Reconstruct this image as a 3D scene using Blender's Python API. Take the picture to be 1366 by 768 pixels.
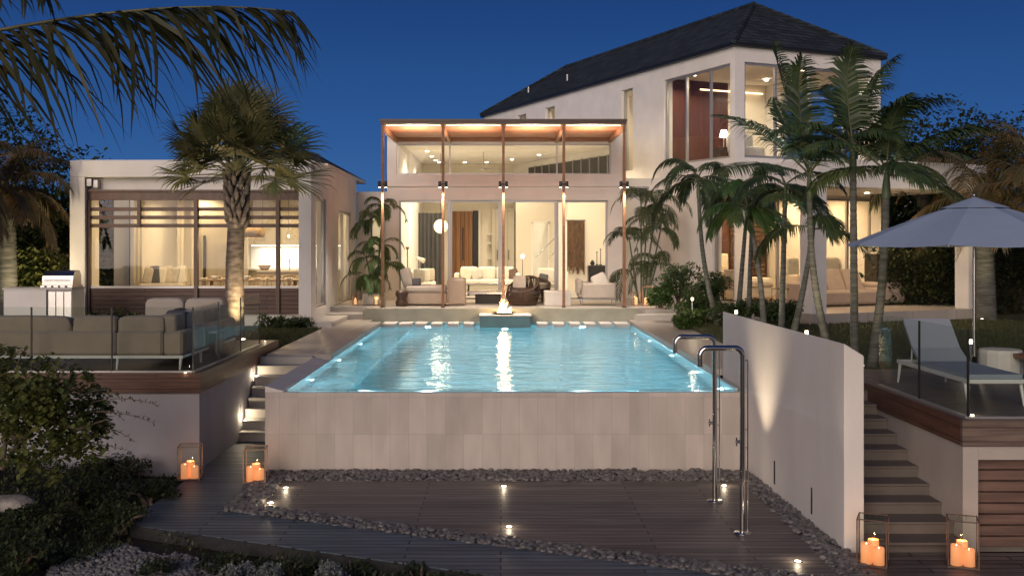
import bpy, math, random
import numpy as np
from mathutils import Matrix, Vector
R = math.radians
rnd = random.Random(7)
sc = bpy.context.scene
COL = sc.collection
for o in list(bpy.data.objects): bpy.data.objects.remove(o)

# ------------------------------------------------------------ camera, sky, dusk light, exposure
F = 1400.0; HX = 668.0; HY = 327.0; CZ = 3.2          # focal length in photo pixels, principal column, horizon row, eye height
cd = bpy.data.cameras.new('camera'); cam = bpy.data.objects.new('camera', cd); COL.objects.link(cam)
cam.location = (0, 0, CZ); cam.rotation_euler = (R(90), 0, 0)
cd.sensor_width = 36; cd.lens = F / 1366 * 36
cd.shift_x = (683 - HX) / 1366; cd.shift_y = -(384 - HY) / 1366
cd.clip_start = .1; cd.clip_end = 1500
sc.camera = cam
world = bpy.data.worlds.new('World'); sc.world = world; world.use_nodes = True
wn = world.node_tree.nodes; wl = world.node_tree.links
bg = wn['Background']
SKY_STRENGTH = .88
tc = wn.new('ShaderNodeTexCoord'); sp = wn.new('ShaderNodeSeparateXYZ'); wl.new(tc.outputs['Generated'], sp.inputs[0])
cr = wn.new('ShaderNodeValToRGB'); wl.new(sp.outputs['Z'], cr.inputs[0])
cr.color_ramp.elements[0].position = 0.0; cr.color_ramp.elements[0].color = (.060, .175, .42, 1)
cr.color_ramp.elements[1].position = .5; cr.color_ramp.elements[1].color = (.008, .028, .11, 1)
e = cr.color_ramp.elements.new(.10); e.color = (.030, .112, .335, 1)
e = cr.color_ramp.elements.new(.22); e.color = (.015, .062, .225, 1)
# the after-glow of the sunset stands low in the sky behind the viewer (-Y)
ry = wn.new('ShaderNodeMapRange'); wl.new(sp.outputs['Y'], ry.inputs[0])
ry.inputs[1].default_value = 0.1; ry.inputs[2].default_value = -1.0; ry.inputs[3].default_value = 0; ry.inputs[4].default_value = 1
rz = wn.new('ShaderNodeMapRange'); wl.new(sp.outputs['Z'], rz.inputs[0])
rz.inputs[1].default_value = .55; rz.inputs[2].default_value = 0.0; rz.inputs[3].default_value = 0; rz.inputs[4].default_value = 1
mm = wn.new('ShaderNodeMath'); mm.operation = 'MULTIPLY'; wl.new(ry.outputs[0], mm.inputs[0]); wl.new(rz.outputs[0], mm.inputs[1])
mx = wn.new('ShaderNodeMix'); mx.data_type = 'RGBA'; wl.new(mm.outputs[0], mx.inputs[0])
wl.new(cr.outputs[0], mx.inputs[6]); mx.inputs[7].default_value = (.42, .35, .34, 1)
wl.new(mx.outputs[2], bg.inputs[0]); bg.inputs[1].default_value = SKY_STRENGTH
sd = bpy.data.lights.new('sun', 'SUN'); sun = bpy.data.objects.new('sun', sd); COL.objects.link(sun)
sd.energy = 2.1; sd.angle = R(40); sd.color = (1, .82, .69)
sun.rotation_euler = (R(74), 0, R(-21))
sc.view_settings.view_transform = 'Standard'; sc.view_settings.look = 'None'
sc.view_settings.exposure = 0.0; sc.view_settings.gamma = 1; sc.view_settings.use_curve_mapping = False
sc.render.engine = 'CYCLES'
sc.cycles.max_bounces = 9; sc.cycles.transparent_max_bounces = 24; sc.cycles.diffuse_bounces = 4
sc.cycles.caustics_reflective = False; sc.cycles.caustics_refractive = False
sc.cycles.sample_clamp_indirect = 4; sc.cycles.use_light_tree = True

# ------------------------------------------------------------ helpers
def P(px, py, Y): return ((px - HX) * Y / F, Y, CZ + (HY - py) * Y / F)
def X(px, Y): return (px - HX) * Y / F
def Z(py, Y): return CZ + (HY - py) * Y / F
WM = {}
def tag(o, label=None, cat=None, group=None, kind=None):
    if label: o['label'] = label
    if cat: o['category'] = cat
    if group: o['group'] = group
    if kind: o['kind'] = kind
    return o
def thing(name, label, cat, loc=(0, 0, 0), rz=0, group=None):
    o = bpy.data.objects.new(name, None); COL.objects.link(o)
    o.location = loc; o.rotation_euler = (0, 0, rz); o.empty_display_size = .2
    WM[o.name] = Matrix.Translation(Vector(loc)) @ Matrix.Rotation(rz, 4, 'Z')
    return tag(o, label, cat, group)
def copy_tree(o, parent=None):
    c = o.copy(); COL.objects.link(c)
    if parent is not None: c.parent = parent
    for ch in list(o.children): copy_tree(ch, c)
    return c
class MB:
    """collects shapes in world coordinates"""
    def __init__(s, M=None):
        s.v = []; s.f = []; s.sm = []; s.n = 0; s.M = M
    def add(s, v, f, smooth=False):
        v = np.asarray(v, dtype=float).reshape(-1, 3)
        if s.M is not None:
            A = np.array(s.M); v = v @ A[:3, :3].T + A[:3, 3]
        s.v.append(v); n = s.n
        if isinstance(f, np.ndarray): fl = (f + n).tolist()
        else: fl = [[i + n for i in q] for q in f]
        s.f += fl; s.sm += [smooth] * len(fl); s.n += len(v); return s
    def box(s, x0, x1, y0, y1, z0, z1, b=0.0):
        if b > 0 and min(x1-x0, y1-y0, z1-z0) > 2.2*b: return s.rbox(x0, x1, y0, y1, z0, z1, b)
        v = [(x0,y0,z0),(x1,y0,z0),(x1,y1,z0),(x0,y1,z0),(x0,y0,z1),(x1,y0,z1),(x1,y1,z1),(x0,y1,z1)]
        return s.add(v, [(0,3,2,1),(4,5,6,7),(0,1,5,4),(1,2,6,5),(2,3,7,6),(3,0,4,7)])
    def rbox(s, x0, x1, y0, y1, z0, z1, b):
        # bevelled box: 24 verts
        c = [((x0+x1)/2), ((y0+y1)/2), ((z0+z1)/2)]; h = [(x1-x0)/2, (y1-y0)/2, (z1-z0)/2]
        vs = []; idx = {}
        for sx in (-1,1):
            for sy in (-1,1):
                for sz in (-1,1):
                    for a in range(3):
                        q = [h[0]-b, h[1]-b, h[2]-b]; q[a] = h[a]
                        idx[(sx,sy,sz,a)] = len(vs)
                        vs.append((c[0]+sx*q[0], c[1]+sy*q[1], c[2]+sz*q[2]))
        fs = []
        for a in range(3):
            o1, o2 = [(1,2),(2,0),(0,1)][a]
            for sg in (-1,1):
                q = []
                for (p, r) in ((-1,-1),(1,-1),(1,1),(-1,1)):
                    k = [0,0,0]; k[a] = sg; k[o1] = p; k[o2] = r; q.append(idx[(*k, a)])
                fs.append(q if sg > 0 else q[::-1])
        for a in range(3):            # edges along axis a
            o1, o2 = [(1,2),(2,0),(0,1)][a]
            for p in (-1,1):
                for r in (-1,1):
                    def k(sa, ax):
                        t = [0,0,0]; t[a] = sa; t[o1] = p; t[o2] = r; return idx[(*t, ax)]
                    q = [k(-1,o1), k(1,o1), k(1,o2), k(-1,o2)]
                    fs.append(q if p*r < 0 else q[::-1])
        for sx in (-1,1):
            for sy in (-1,1):
                for sz in (-1,1):
                    q = [idx[(sx,sy,sz,0)], idx[(sx,sy,sz,1)], idx[(sx,sy,sz,2)]]
                    fs.append(q if sx*sy*sz > 0 else q[::-1])
        return s.add(vs, fs)
    def cushion(s, x0, x1, y0, y1, z0, z1, p=.55, n=7, seed=0, wob=.012):
        # soft pillow: superellipsoid-like inflated box
        r = random.Random(seed)
        c = np.array([(x0+x1)/2, (y0+y1)/2, (z0+z1)/2]); h = np.array([(x1-x0)/2, (y1-y0)/2, (z1-z0)/2])
        nu, nv = 4*n, 2*n
        vs = []; fs = []
        e = .32
        def sg(w, m): return math.copysign(abs(w)**m, w)
        for j in range(nv+1):
            ph = -math.pi/2 + math.pi*j/nv
            for i in range(nu):
                th = 2*math.pi*i/nu
                q = np.array([sg(math.cos(ph), e)*sg(math.cos(th), e), sg(math.cos(ph), e)*sg(math.sin(th), e), sg(math.sin(ph), e)])
                q = q*(1 + wob*r.uniform(-1, 1)*2)
                vs.append(c + h*q)
        for j in range(nv):
            for i in range(nu):
                a = j*nu+i; b = j*nu+(i+1) % nu
                fs.append((a, b, b+nu, a+nu))
        return s.add(vs, fs, True)
    def prism(s, pts, z0, z1, ztop=None):
        n = len(pts)
        v = [(x, y, z0) for x, y in pts] + [(x, y, (ztop[i] if ztop else z1)) for i, (x, y) in enumerate(pts)]
        f = [list(range(n))[::-1], list(range(n, 2*n))] + [(i, (i+1) % n, n+(i+1) % n, n+i) for i in range(n)]
        return s.add(v, f)
    def tube(s, pts, rad, n=10, cap=True, smooth=True):
        pts = [np.array(p, float) for p in pts]
        if not hasattr(rad, '__len__'): rad = [rad]*len(pts)
        vs = []; fs = []; up = np.array([0, 0, 1.0]); prev = None
        for i, p in enumerate(pts):
            d = pts[min(i+1, len(pts)-1)] - pts[max(i-1, 0)]
            d = d/(np.linalg.norm(d)+1e-9)
            if prev is None:
                a = np.cross(d, up)
                if np.linalg.norm(a) < .1: a = np.cross(d, np.array([1.0, 0, 0]))
            else: a = prev - d*np.dot(prev, d)
            a = a/(np.linalg.norm(a)+1e-9); prev = a; b = np.cross(d, a)
            for k in range(n):
                t = 2*math.pi*k/n
                vs.append(p + rad[i]*(math.cos(t)*a + math.sin(t)*b))
        for i in range(len(pts)-1):
            for k in range(n):
                a = i*n+k; b = i*n+(k+1) % n
                fs.append((a, b, b+n, a+n))
        s.add(vs, fs, smooth)
        if cap: s.add(vs[:n], [list(range(n))]); s.add(vs[-n:], [list(range(n))[::-1]])
        return s
    def lathe(s, cx, cy, prof, n=20, smooth=True):
        vs = []; fs = []
        for r, z in prof:
            for k in range(n):
                t = 2*math.pi*k/n; vs.append((cx+r*math.cos(t), cy+r*math.sin(t), z))
        for i in range(len(prof)-1):
            for k in range(n):
                a = i*n+k; b = i*n+(k+1) % n
                fs.append((a, b, b+n, a+n))
        return s.add(vs, fs, smooth)
    def sphere(s, c, r, n=14, sx=1, sy=1, sz=1):
        vs = []; fs = []
        for j in range(n//2*1+1):
            ph = -math.pi/2+math.pi*j/(n//2)
            for k in range(n):
                t = 2*math.pi*k/n
                vs.append((c[0]+r*sx*math.cos(ph)*math.cos(t), c[1]+r*sy*math.cos(ph)*math.sin(t), c[2]+r*sz*math.sin(ph)))
        for j in range(n//2):
            for k in range(n):
                a = j*n+k; b = j*n+(k+1) % n
                fs.append((a, b, b+n, a+n))
        return s.add(vs, fs, True)
    def quad(s, a, b, c, d): return s.add([a, b, c, d], [(0, 1, 2, 3)])
    def wall(s, O, u, n, th, a0, a1, z0, z1, ops=()):
        """upright wall from point O along u; n = inward normal; ops = openings (a0,a1,z0,z1)"""
        A = sorted(set([a0, a1] + [min(max(q, a0), a1) for o in ops for q in o[:2]]))
        Zs = sorted(set([z0, z1] + [min(max(q, z0), z1) for o in ops for q in o[2:4]]))
        def solid(i, j):
            if i < 0 or j < 0 or i >= len(A)-1 or j >= len(Zs)-1: return False
            ca = (A[i]+A[i+1])/2; cz = (Zs[j]+Zs[j+1])/2
            return not any(o[0] < ca < o[1] and o[2] < cz < o[3] for o in ops)
        def pt(a, z, d): return (O[0]+u[0]*a+n[0]*d, O[1]+u[1]*a+n[1]*d, z)
        for i in range(len(A)-1):
            for j in range(len(Zs)-1):
                if not solid(i, j): continue
                a, b, c, d = A[i], A[i+1], Zs[j], Zs[j+1]
                s.quad(pt(a, c, 0), pt(b, c, 0), pt(b, d, 0), pt(a, d, 0))
                s.quad(pt(b, c, th), pt(a, c, th), pt(a, d, th), pt(b, d, th))
                if not solid(i-1, j): s.quad(pt(a, c, th), pt(a, c, 0), pt(a, d, 0), pt(a, d, th))
                if not solid(i+1, j): s.quad(pt(b, c, 0), pt(b, c, th), pt(b, d, th), pt(b, d, 0))
                if not solid(i, j-1): s.quad(pt(a, c, 0), pt(a, c, th), pt(b, c, th), pt(b, c, 0))
                if not solid(i, j+1): s.quad(pt(a, d, 0), pt(b, d, 0), pt(b, d, th), pt(a, d, th))
        return s
    def beam(s, O, u, n, a0, a1, d0, d1, z0, z1):
        """box in a wall's own frame: along a0..a1, depth d0..d1"""
        def pt(a, d, z): return (O[0]+u[0]*a+n[0]*d, O[1]+u[1]*a+n[1]*d, z)
        v = [pt(a0,d0,z0),pt(a1,d0,z0),pt(a1,d1,z0),pt(a0,d1,z0),pt(a0,d0,z1),pt(a1,d0,z1),pt(a1,d1,z1),pt(a0,d1,z1)]
        return s.add(v, [(0,3,2,1),(4,5,6,7),(0,1,5,4),(1,2,6,5),(2,3,7,6),(3,0,4,7)])
    def build(s, name, mat, parent=None, origin=None):
        V = np.concatenate(s.v) if s.v else np.zeros((0, 3))
        if parent is not None:
            M = WM[parent.name]; A = np.array(M.inverted()); V = V @ A[:3, :3].T + A[:3, 3]
        elif origin is not None:
            V = V - np.array(origin)
        me = bpy.data.meshes.new(name); me.from_pydata(V.tolist(), [], s.f)
        me.polygons.foreach_set('use_smooth', s.sm); me.update()
        o = bpy.data.objects.new(name, me); COL.objects.link(o)
        me.materials.append(mat)
        if parent is not None: o.parent = parent; WM[o.name] = WM[parent.name]
        else:
            o.location = origin or (0, 0, 0); WM[o.name] = Matrix.Translation(Vector(origin or (0, 0, 0)))
        return o
def window(parent, O, u, n, a0, a1, z0, z1, mat, fw=.06, dep=.08, d0=.05, mull=(), trans=(), glass=None, name='window'):
    m = MB()
    m.beam(O, u, n, a0, a0+fw, d0, d0+dep, z0, z1); m.beam(O, u, n, a1-fw, a1, d0, d0+dep, z0, z1)
    m.beam(O, u, n, a0+fw, a1-fw, d0, d0+dep, z1-fw, z1); m.beam(O, u, n, a0+fw, a1-fw, d0, d0+dep, z0, z0+fw)
    for q in mull: m.beam(O, u, n, q-fw*.5, q+fw*.5, d0+.004, d0+dep-.004, z0+fw, z1-fw)
    for q in trans: m.beam(O, u, n, a0+fw, a1-fw, d0+.01, d0+dep-.01, q-fw*.4, q+fw*.4)
    w = m.build(name, mat, parent)
    g = MB(); g.beam(O, u, n, a0+fw*.5, a1-fw*.5, d0+dep*.45, d0+dep*.45+.012, z0+fw*.5, z1-fw*.5)
    g.build('pane', glass or M['glass'], w)
    return w
def lamp(kind, loc, power, color, size=.1, rot=None, spot=None, blend=.6, name='lamp_light', parent=None):
    d = bpy.data.lights.new(name, kind); d.energy = power; d.color = color
    if kind == 'AREA': d.size = size
    else: d.shadow_soft_size = size
    if kind == 'SPOT': d.spot_size = R(spot or 100); d.spot_blend = blend
    o = bpy.data.objects.new(name, d); COL.objects.link(o); o.location = loc
    if rot: o.rotation_euler = rot
    if parent is not None:
        v = WM[parent.name].inverted() @ Vector(loc); o.parent = parent; o.location = v
    return o
WARM = (1, .72, .42); WARMW = (1, .80, .54)

# ------------------------------------------------------------ materials
M = {}
def mat(name, base=(.5, .5, .5), rough=.6, metal=0, spec=.5, var=0, scale=6, bump=0, bscale=40, var2=None, detail=4, stretch=None, sheen=0, trans=0):
    m = bpy.data.materials.new(name); m.use_nodes = True; N = m.node_tree.nodes; L = m.node_tree.links
    b = N['Principled BSDF']; b.inputs['Roughness'].default_value = rough; b.inputs['Metallic'].default_value = metal
    b.inputs['Specular IOR Level'].default_value = spec; b.inputs['Base Color'].default_value = (*base, 1)
    if sheen: b.inputs['Sheen Weight'].default_value = sheen
    t = N.new('ShaderNodeTexCoord'); mp = N.new('ShaderNodeMapping'); L.new(t.outputs['Object'], mp.inputs[0])
    if stretch: mp.inputs['Scale'].default_value = stretch
    if var or var2:
        n = N.new('ShaderNodeTexNoise'); n.inputs['Scale'].default_value = scale; n.inputs['Detail'].default_value = detail
        L.new(mp.outputs[0], n.inputs['Vector'])
        r = N.new('ShaderNodeValToRGB'); L.new(n.outputs[0], r.inputs[0])
        c2 = var2 or tuple(c*(1-var) for c in base)
        r.color_ramp.elements[0].position = .32; r.color_ramp.elements[1].position = .68
        r.color_ramp.elements[0].color = (*c2, 1); r.color_ramp.elements[1].color = (*base, 1)
        L.new(r.outputs[0], b.inputs['Base Color'])
    if bump:
        n2 = N.new('ShaderNodeTexNoise'); n2.inputs['Scale'].default_value = bscale; n2.inputs['Detail'].default_value = 5
        L.new(mp.outputs[0], n2.inputs['Vector'])
        bp = N.new('ShaderNodeBump'); bp.inputs['Strength'].default_value = bump; bp.inputs['Distance'].default_value = .02
        L.new(n2.outputs[0], bp.inputs['Height']); L.new(bp.outputs[0], b.inputs['Normal'])
    M[name] = m; return m
def bricky(name, c1, c2, mortar, w, h, plane='xy', msize=.006, off=.5, rough=.6, noise=.3, nscale=(3, 20, 20), bump=.5, spec=.4, swap=False, nmin=.75):
    """boards, tiles or shingles: rows of height h, pieces of width w"""
    m = bpy.data.materials.new(name); m.use_nodes = True; N = m.node_tree.nodes; L = m.node_tree.links
    b = N['Principled BSDF']; b.inputs['Roughness'].default_value = rough; b.inputs['Specular IOR Level'].default_value = spec
    t = N.new('ShaderNodeTexCoord'); s = N.new('ShaderNodeSeparateXYZ'); L.new(t.outputs['Object'], s.inputs[0])
    c = N.new('ShaderNodeCombineXYZ'); ax = {'x': 'X', 'y': 'Y', 'z': 'Z'}
    if plane[0] == 's':
        ad = N.new('ShaderNodeMath'); ad.operation = 'ADD'; L.new(s.outputs['X'], ad.inputs[0]); L.new(s.outputs['Y'], ad.inputs[1]); L.new(ad.outputs[0], c.inputs[0])
    else: L.new(s.outputs[ax[plane[0]]], c.inputs[0])
    L.new(s.outputs[ax[plane[1]]], c.inputs[1])
    k = N.new('ShaderNodeTexBrick'); L.new(c.outputs[0], k.inputs['Vector'])
    k.inputs['Scale'].default_value = 1; k.inputs['Brick Width'].default_value = w; k.inputs['Row Height'].default_value = h
    k.inputs['Mortar Size'].default_value = msize; k.inputs['Mortar Smooth'].default_value = .1; k.offset = off
    k.inputs['Color1'].default_value = (*c1, 1); k.inputs['Color2'].default_value = (*c2, 1); k.inputs['Mortar'].default_value = (*mortar, 1)
    n = N.new('ShaderNodeTexNoise'); n.inputs['Scale'].default_value = 1; n.inputs['Detail'].default_value = 6
    mp = N.new('ShaderNodeMapping'); mp.inputs['Scale'].default_value = nscale; L.new(c.outputs[0], mp.inputs[0]); L.new(mp.outputs[0], n.inputs['Vector'])
    mr = N.new('ShaderNodeMapRange'); L.new(n.outputs[0], mr.inputs[0]); mr.inputs[1].default_value = .3; mr.inputs[2].default_value = .7
    mr.inputs[3].default_value = 1-noise; mr.inputs[4].default_value = 1+noise*.5
    mu = N.new('ShaderNodeMix'); mu.data_type = 'RGBA'; mu.blend_type = 'MULTIPLY'; mu.inputs[0].default_value = 1
    L.new(k.outputs[0], mu.inputs[6]); L.new(mr.outputs[0], mu.inputs[7]); L.new(mu.outputs[2], b.inputs['Base Color'])
    bp = N.new('ShaderNodeBump'); bp.inputs['Strength'].default_value = bump; bp.inputs['Distance'].default_value = .01
    ma = N.new('ShaderNodeMath'); ma.operation = 'MULTIPLY_ADD'; L.new(n.outputs[0], ma.inputs[0]); ma.inputs[1].default_value = .35
    iv = N.new('ShaderNodeMath'); iv.operation = 'SUBTRACT'; iv.inputs[0].default_value = 1; L.new(k.outputs['Fac'], iv.inputs[1])
    L.new(iv.outputs[0], ma.inputs[2]); L.new(ma.outputs[0], bp.inputs['Height']); L.new(bp.outputs[0], b.inputs['Normal'])
    M[name] = m; return m
def emis(name, col, s):
    m = bpy.data.materials.new(name); m.use_nodes = True; N = m.node_tree.nodes; L = m.node_tree.links
    b = N['Principled BSDF']; b.inputs['Base Color'].default_value = (*col, 1)
    b.inputs['Emission Color'].default_value = (*col, 1); b.inputs['Emission Strength'].default_value = s
    M[name] = m; return m
def glassmat(name, tint=(.96, .98, .97), refl=1.0, ior=1.45, rough=0.0):
    m = bpy.data.materials.new(name); m.use_nodes = True; N = m.node_tree.nodes; L = m.node_tree.links
    N.remove(N['Principled BSDF']); out = N['Material Output']
    tr = N.new('ShaderNodeBsdfTransparent'); tr.inputs[0].default_value = (*tint, 1)
    gl = N.new('ShaderNodeBsdfGlossy'); gl.inputs['Roughness'].default_value = rough
    fr = N.new('ShaderNodeFresnel'); fr.inputs[0].default_value = ior
    mu = N.new('ShaderNodeMath'); mu.operation = 'MULTIPLY'; mu.inputs[1].default_value = refl; L.new(fr.outputs[0], mu.inputs[0])
    # both faces of a thin pane reflect alike
    ge = N.new('ShaderNodeNewGeometry'); sw = N.new('ShaderNodeMath'); sw.operation = 'SUBTRACT'; sw.inputs[0].default_value = 1; L.new(ge.outputs['Backfacing'], sw.inputs[1])
    m2 = N.new('ShaderNodeMath'); m2.operation = 'MULTIPLY'; L.new(mu.outputs[0], m2.inputs[0]); L.new(sw.outputs[0], m2.inputs[1])
    mi = N.new('ShaderNodeMixShader'); L.new(m2.outputs[0], mi.inputs[0]); L.new(tr.outputs[0], mi.inputs[1]); L.new(gl.outputs[0], mi.inputs[2])
    L.new(mi.outputs[0], out.inputs[0]); M[name] = m; return m
def leafmat(name, c1, c2, rough=.5, trans=.25):
    m = bpy.data.materials.new(name); m.use_nodes = True; N = m.node_tree.nodes; L = m.node_tree.links
    b = N['Principled BSDF']; b.inputs['Roughness'].default_value = rough
    t = N.new('ShaderNodeTexCoord'); n = N.new('ShaderNodeTexNoise'); n.inputs['Scale'].default_value = 3.5; n.inputs['Detail'].default_value = 3
    L.new(t.outputs['Object'], n.inputs['Vector'])
    r = N.new('ShaderNodeValToRGB'); L.new(n.outputs[0], r.inputs[0]); r.color_ramp.elements[0].position = .38; r.color_ramp.elements[1].position = .62
    r.color_ramp.elements[0].color = (*c1, 1); r.color_ramp.elements[1].color = (*c2, 1); L.new(r.outputs[0], b.inputs['Base Color'])
    tl = N.new('ShaderNodeBsdfTranslucent'); L.new(r.outputs[0], tl.inputs[0])
    mi = N.new('ShaderNodeMixShader'); mi.inputs[0].default_value = trans; L.new(b.outputs[0], mi.inputs[1]); L.new(tl.outputs[0], mi.inputs[2])
    L.new(mi.outputs[0], N['Material Output'].inputs[0]); M[name] = m; return m

mat('stucco', (.79, .77, .74), .85, var=.10, scale=1.6, bump=.25, bscale=60)
mat('stucco_in', (.76, .70, .60), .8, var=.04, scale=1.2)
mat('ceiling_white', (.80, .78, .74), .8)
mat('wall_low', (.74, .70, .66), .85, var=.12, scale=1.3, bump=.22, bscale=20, detail=9, stretch=(1, 1, .45))
bricky('pool_tile', (.56, .50, .46), (.47, .42, .385), (.40, .36, .33), .262, .52, 'xz', .003, 0, .38, .15, (4, 1.1, 1), .3)
bricky('pool_basin', (.50, .74, .78), (.46, .70, .75), (.36, .6, .65), .30, .30, 'xy', .006, 0, .3, .12, (4, 4, 4), .1)
mat('pool_render', (.40, .60, .64), .4, var=.08, scale=5)
bricky('deck', (.19, .162, .15), (.11, .093, .088), (.02, .018, .016), 2.6, .135, 'xy', .009, .37, .5, .55, (1.2, 26, 1), .5)
bricky('boardwalk', (.145, .185, .215), (.088, .115, .14), (.022, .022, .022), 2.4, .125, 'xy', .010, .41, .55, .5, (1.4, 26, 1), .6)  # blue of the sky light is put into the board colours
bricky('deck_high', (.21, .16, .13), (.17, .13, .105), (.03, .02, .015), 2.2, .14, 'xy', .005, .33, .5, .35, (1.3, 24, 1), .4)
bricky('fascia', (.15, .075, .05), (.115, .055, .037), (.02, .012, .01), 2.7, .145, 'xz', .004, .45, .45, .4, (2, 30, 1), .4)
bricky('fascia_side', (.15, .075, .05), (.115, .055, .037), (.02, .012, .01), 2.7, .145, 'yz', .004, .45, .45, .4, (2, 30, 1), .4)
bricky('louvre_wood', (.125, .07, .055), (.085, .048, .04), (.02, .012, .01), 3.0, .105, 'xz', .006, .4, .5, .4, (2, 26, 1), .5)
bricky('shingle', (.040, .056, .074), (.014, .022, .031), (.007, .009, .012), .30, .13, 'sz', .012, .5, .85, .55, (5, 9, 1), 1.0)
bricky('paving', (.46, .42, .38), (.42, .385, .35), (.27, .245, .22), 1.2, .6, 'xy', .004, .5, .38, .12, (2, 2, 1), .12)
mat('step_stone', (.55, .52, .48), .6, var=.12, scale=3, bump=.15)
mat('pergola_wood', (.30, .135, .065), .5, var=.35, scale=2.4, stretch=(1, 6, 6), bump=.2)
bricky('soffit_wood', (.42, .155, .07), (.30, .10, .045), (.06, .025, .015), 3.0, .11, 'xy', .005, .4, .45, .35, (1, 20, 1), .4)
bricky('red_wood', (.10, .030, .022), (.07, .021, .016), (.03, .01, .008), .10, 9, 'xz', .006, 0, .45, .3, (20, 1, 1), .4)
bricky('red_wood_side', (.20, .048, .03), (.14, .034, .022), (.03, .01, .008), .10, 9, 'yz', .006, 0, .45, .3, (20, 1, 1), .4)
bricky('door_wood', (.26, .12, .045), (.17, .075, .028), (.04, .02, .01), .17, 9, 'xz', .01, 0, .4, .35, (20, 1, 1), .4)
mat('bronze', (.085, .06, .048), .45, .3)
mat('frame_brown', (.145, .085, .06), .5, var=.3, scale=8, stretch=(1, 1, .2))
mat('alu', (.42, .41, .41), .35, .6)
mat('dark_metal', (.03, .03, .032), .4, .6)
mat('chrome', (.62, .60, .58), .12, 1.0)
mat('steel', (.48, .47, .46), .25, 1.0, bump=.03, bscale=90)
mat('white_metal', (.68, .67, .66), .35)
mat('sling', (.28, .32, .38), .8, var=.08, scale=60)
leafmat('frond_over', (.030, .040, .014), (.075, .068, .025), trans=.15)
mat('sofa_taupe', (.40, .32, .255), .9, var=.12, scale=5, bump=.25, bscale=220, sheen=.2)
mat('sofa_light', (.46, .41, .355), .9, var=.1, scale=6, bump=.2, bscale=200, sheen=.2)
mat('cushion_dark', (.10, .10, .115), .9, var=.1, scale=9, bump=.2, bscale=200)
mat('cushion_cream', (.60, .53, .44), .9, var=.15, scale=9, bump=.2, bscale=160)
mat('linen_white', (.74, .70, .62), .9, var=.08, scale=7, bump=.2, bscale=120)
mat('curtain_dark', (.085, .085, .09), .9, var=.25, scale=5, stretch=(6, 6, .2))
mat('curtain_light', (.72, .66, .54), .9, var=.1, scale=5, stretch=(6, 6, .2), trans=.3)
mat('cabinet', (.46, .42, .35), .5, var=.05)
mat('backsplash', (.80, .80, .78), .3)
mat('oak', (.34, .22, .12), .5, var=.25, scale=3, stretch=(1, 8, 8))
mat('dark_wood', (.07, .035, .02), .4, var=.3, scale=6)
mat('rattan', (.10, .06, .04), .7, var=.4, scale=30, bump=.6, bscale=120)
mat('woven', (.42, .27, .12), .8, var=.45, scale=40, bump=.6, bscale=120)
mat('macrame', (.17, .095, .05), .95, var=.6, scale=22, stretch=(1, 1, .35), bump=.8, bscale=70)
mat('black_lacquer', (.015, .015, .017), .3)
mat('ceramic', (.5, .47, .42), .4, var=.2, scale=8)
mat('concrete_white', (.62, .60, .57), .7, var=.1, scale=7, bump=.2)
mat('umbrella_cloth', (.30, .38, .52), .9, var=.05, scale=4, bump=.1, bscale=150)  # cloth darkened and blued in its colour for sky light without after-glow
mat('pebble', (.20, .19, .185), .45, var2=(.04, .04, .046), scale=16)
mat('pebble_bed', (.035, .035, .038), .9, var=.4, scale=20)
mat('shell_gravel', (.27, .27, .28), .85, var2=(.10, .095, .095), scale=30, bump=.8, bscale=60)
mat('lawn', (.075, .085, .028), .9, var2=(.045, .058, .02), scale=7, bump=.6, bscale=120, detail=8)
mat('soil', (.035, .030, .022), .95, var=.5, scale=6, bump=.8, bscale=30)
mat('teal_stone', (.13, .22, .22), .5, var=.2, scale=4)
mat('wall_low_shaded', (.43, .42, .45), .85, var=.17, scale=1.5, bump=.2, bscale=20, detail=9, stretch=(1, 1, .45))  # white render darkened in its colour for the shade of the plants
mat('spill_stone', (.40, .40, .32), .5, var=.2, scale=3)
mat('rock', (.50, .47, .43), .85, var2=(.20, .18, .16), scale=6, bump=.7, bscale=18)
mat('palm_trunk', (.24, .20, .17), .9, var2=(.075, .058, .045), scale=5, stretch=(1, 1, 3), bump=.6, bscale=25)
mat('slim_trunk', (.15, .15, .13), .8, var2=(.05, .055, .042), scale=3, stretch=(1, 1, 7), bump=.4, bscale=30)
mat('lantern_wood', (.42, .25, .17), .5, var=.2, scale=8)
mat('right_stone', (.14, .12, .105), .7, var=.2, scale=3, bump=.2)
mat('slat_board', (.21, .125, .095), .5, var=.5, scale=1.6, stretch=(.8, 5, 9), bump=.3, detail=8)
mat('right_render', (.48, .43, .39), .85, var=.15, scale=1.5, bump=.3, bscale=50)
bricky('fascia_brown', (.20, .145, .115), (.15, .11, .088), (.04, .028, .02), 2.4, .145, 'xz', .004, .45, .45, .4, (2, 30, 1), .4)
mat('crownshaft', (.12, .16, .08), .5, var=.3, scale=6)
mat('petiole', (.13, .13, .065), .6, var=.3, scale=5)
mat('bark', (.17, .13, .10), .9, var=.4, scale=9, bump=.6)
leafmat('frond_dark', (.026, .050, .018), (.060, .095, .032), trans=.15)
leafmat('frond_green', (.045, .10, .025), (.085, .15, .04))
leafmat('frond_fan', (.055, .068, .026), (.12, .115, .045), trans=.2)
leafmat('frond_brown', (.16, .10, .045), (.09, .085, .035))
leafmat('leaf_shrub', (.03, .06, .02), (.075, .12, .038))
leafmat('leaf_bright', (.06, .12, .03), (.10, .17, .045))
leafmat('leaf_grape', (.07, .10, .025), (.17, .18, .05))
leafmat('leaf_hedge', (.022, .036, .012), (.06, .075, .025))
leafmat('leaf_cover', (.025, .040, .014), (.07, .085, .032))
leafmat('leaf_silver', (.16, .18, .17), (.25, .27, .26), .8, .1)
glassmat('glass', (.97, .98, .97), .75)
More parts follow.
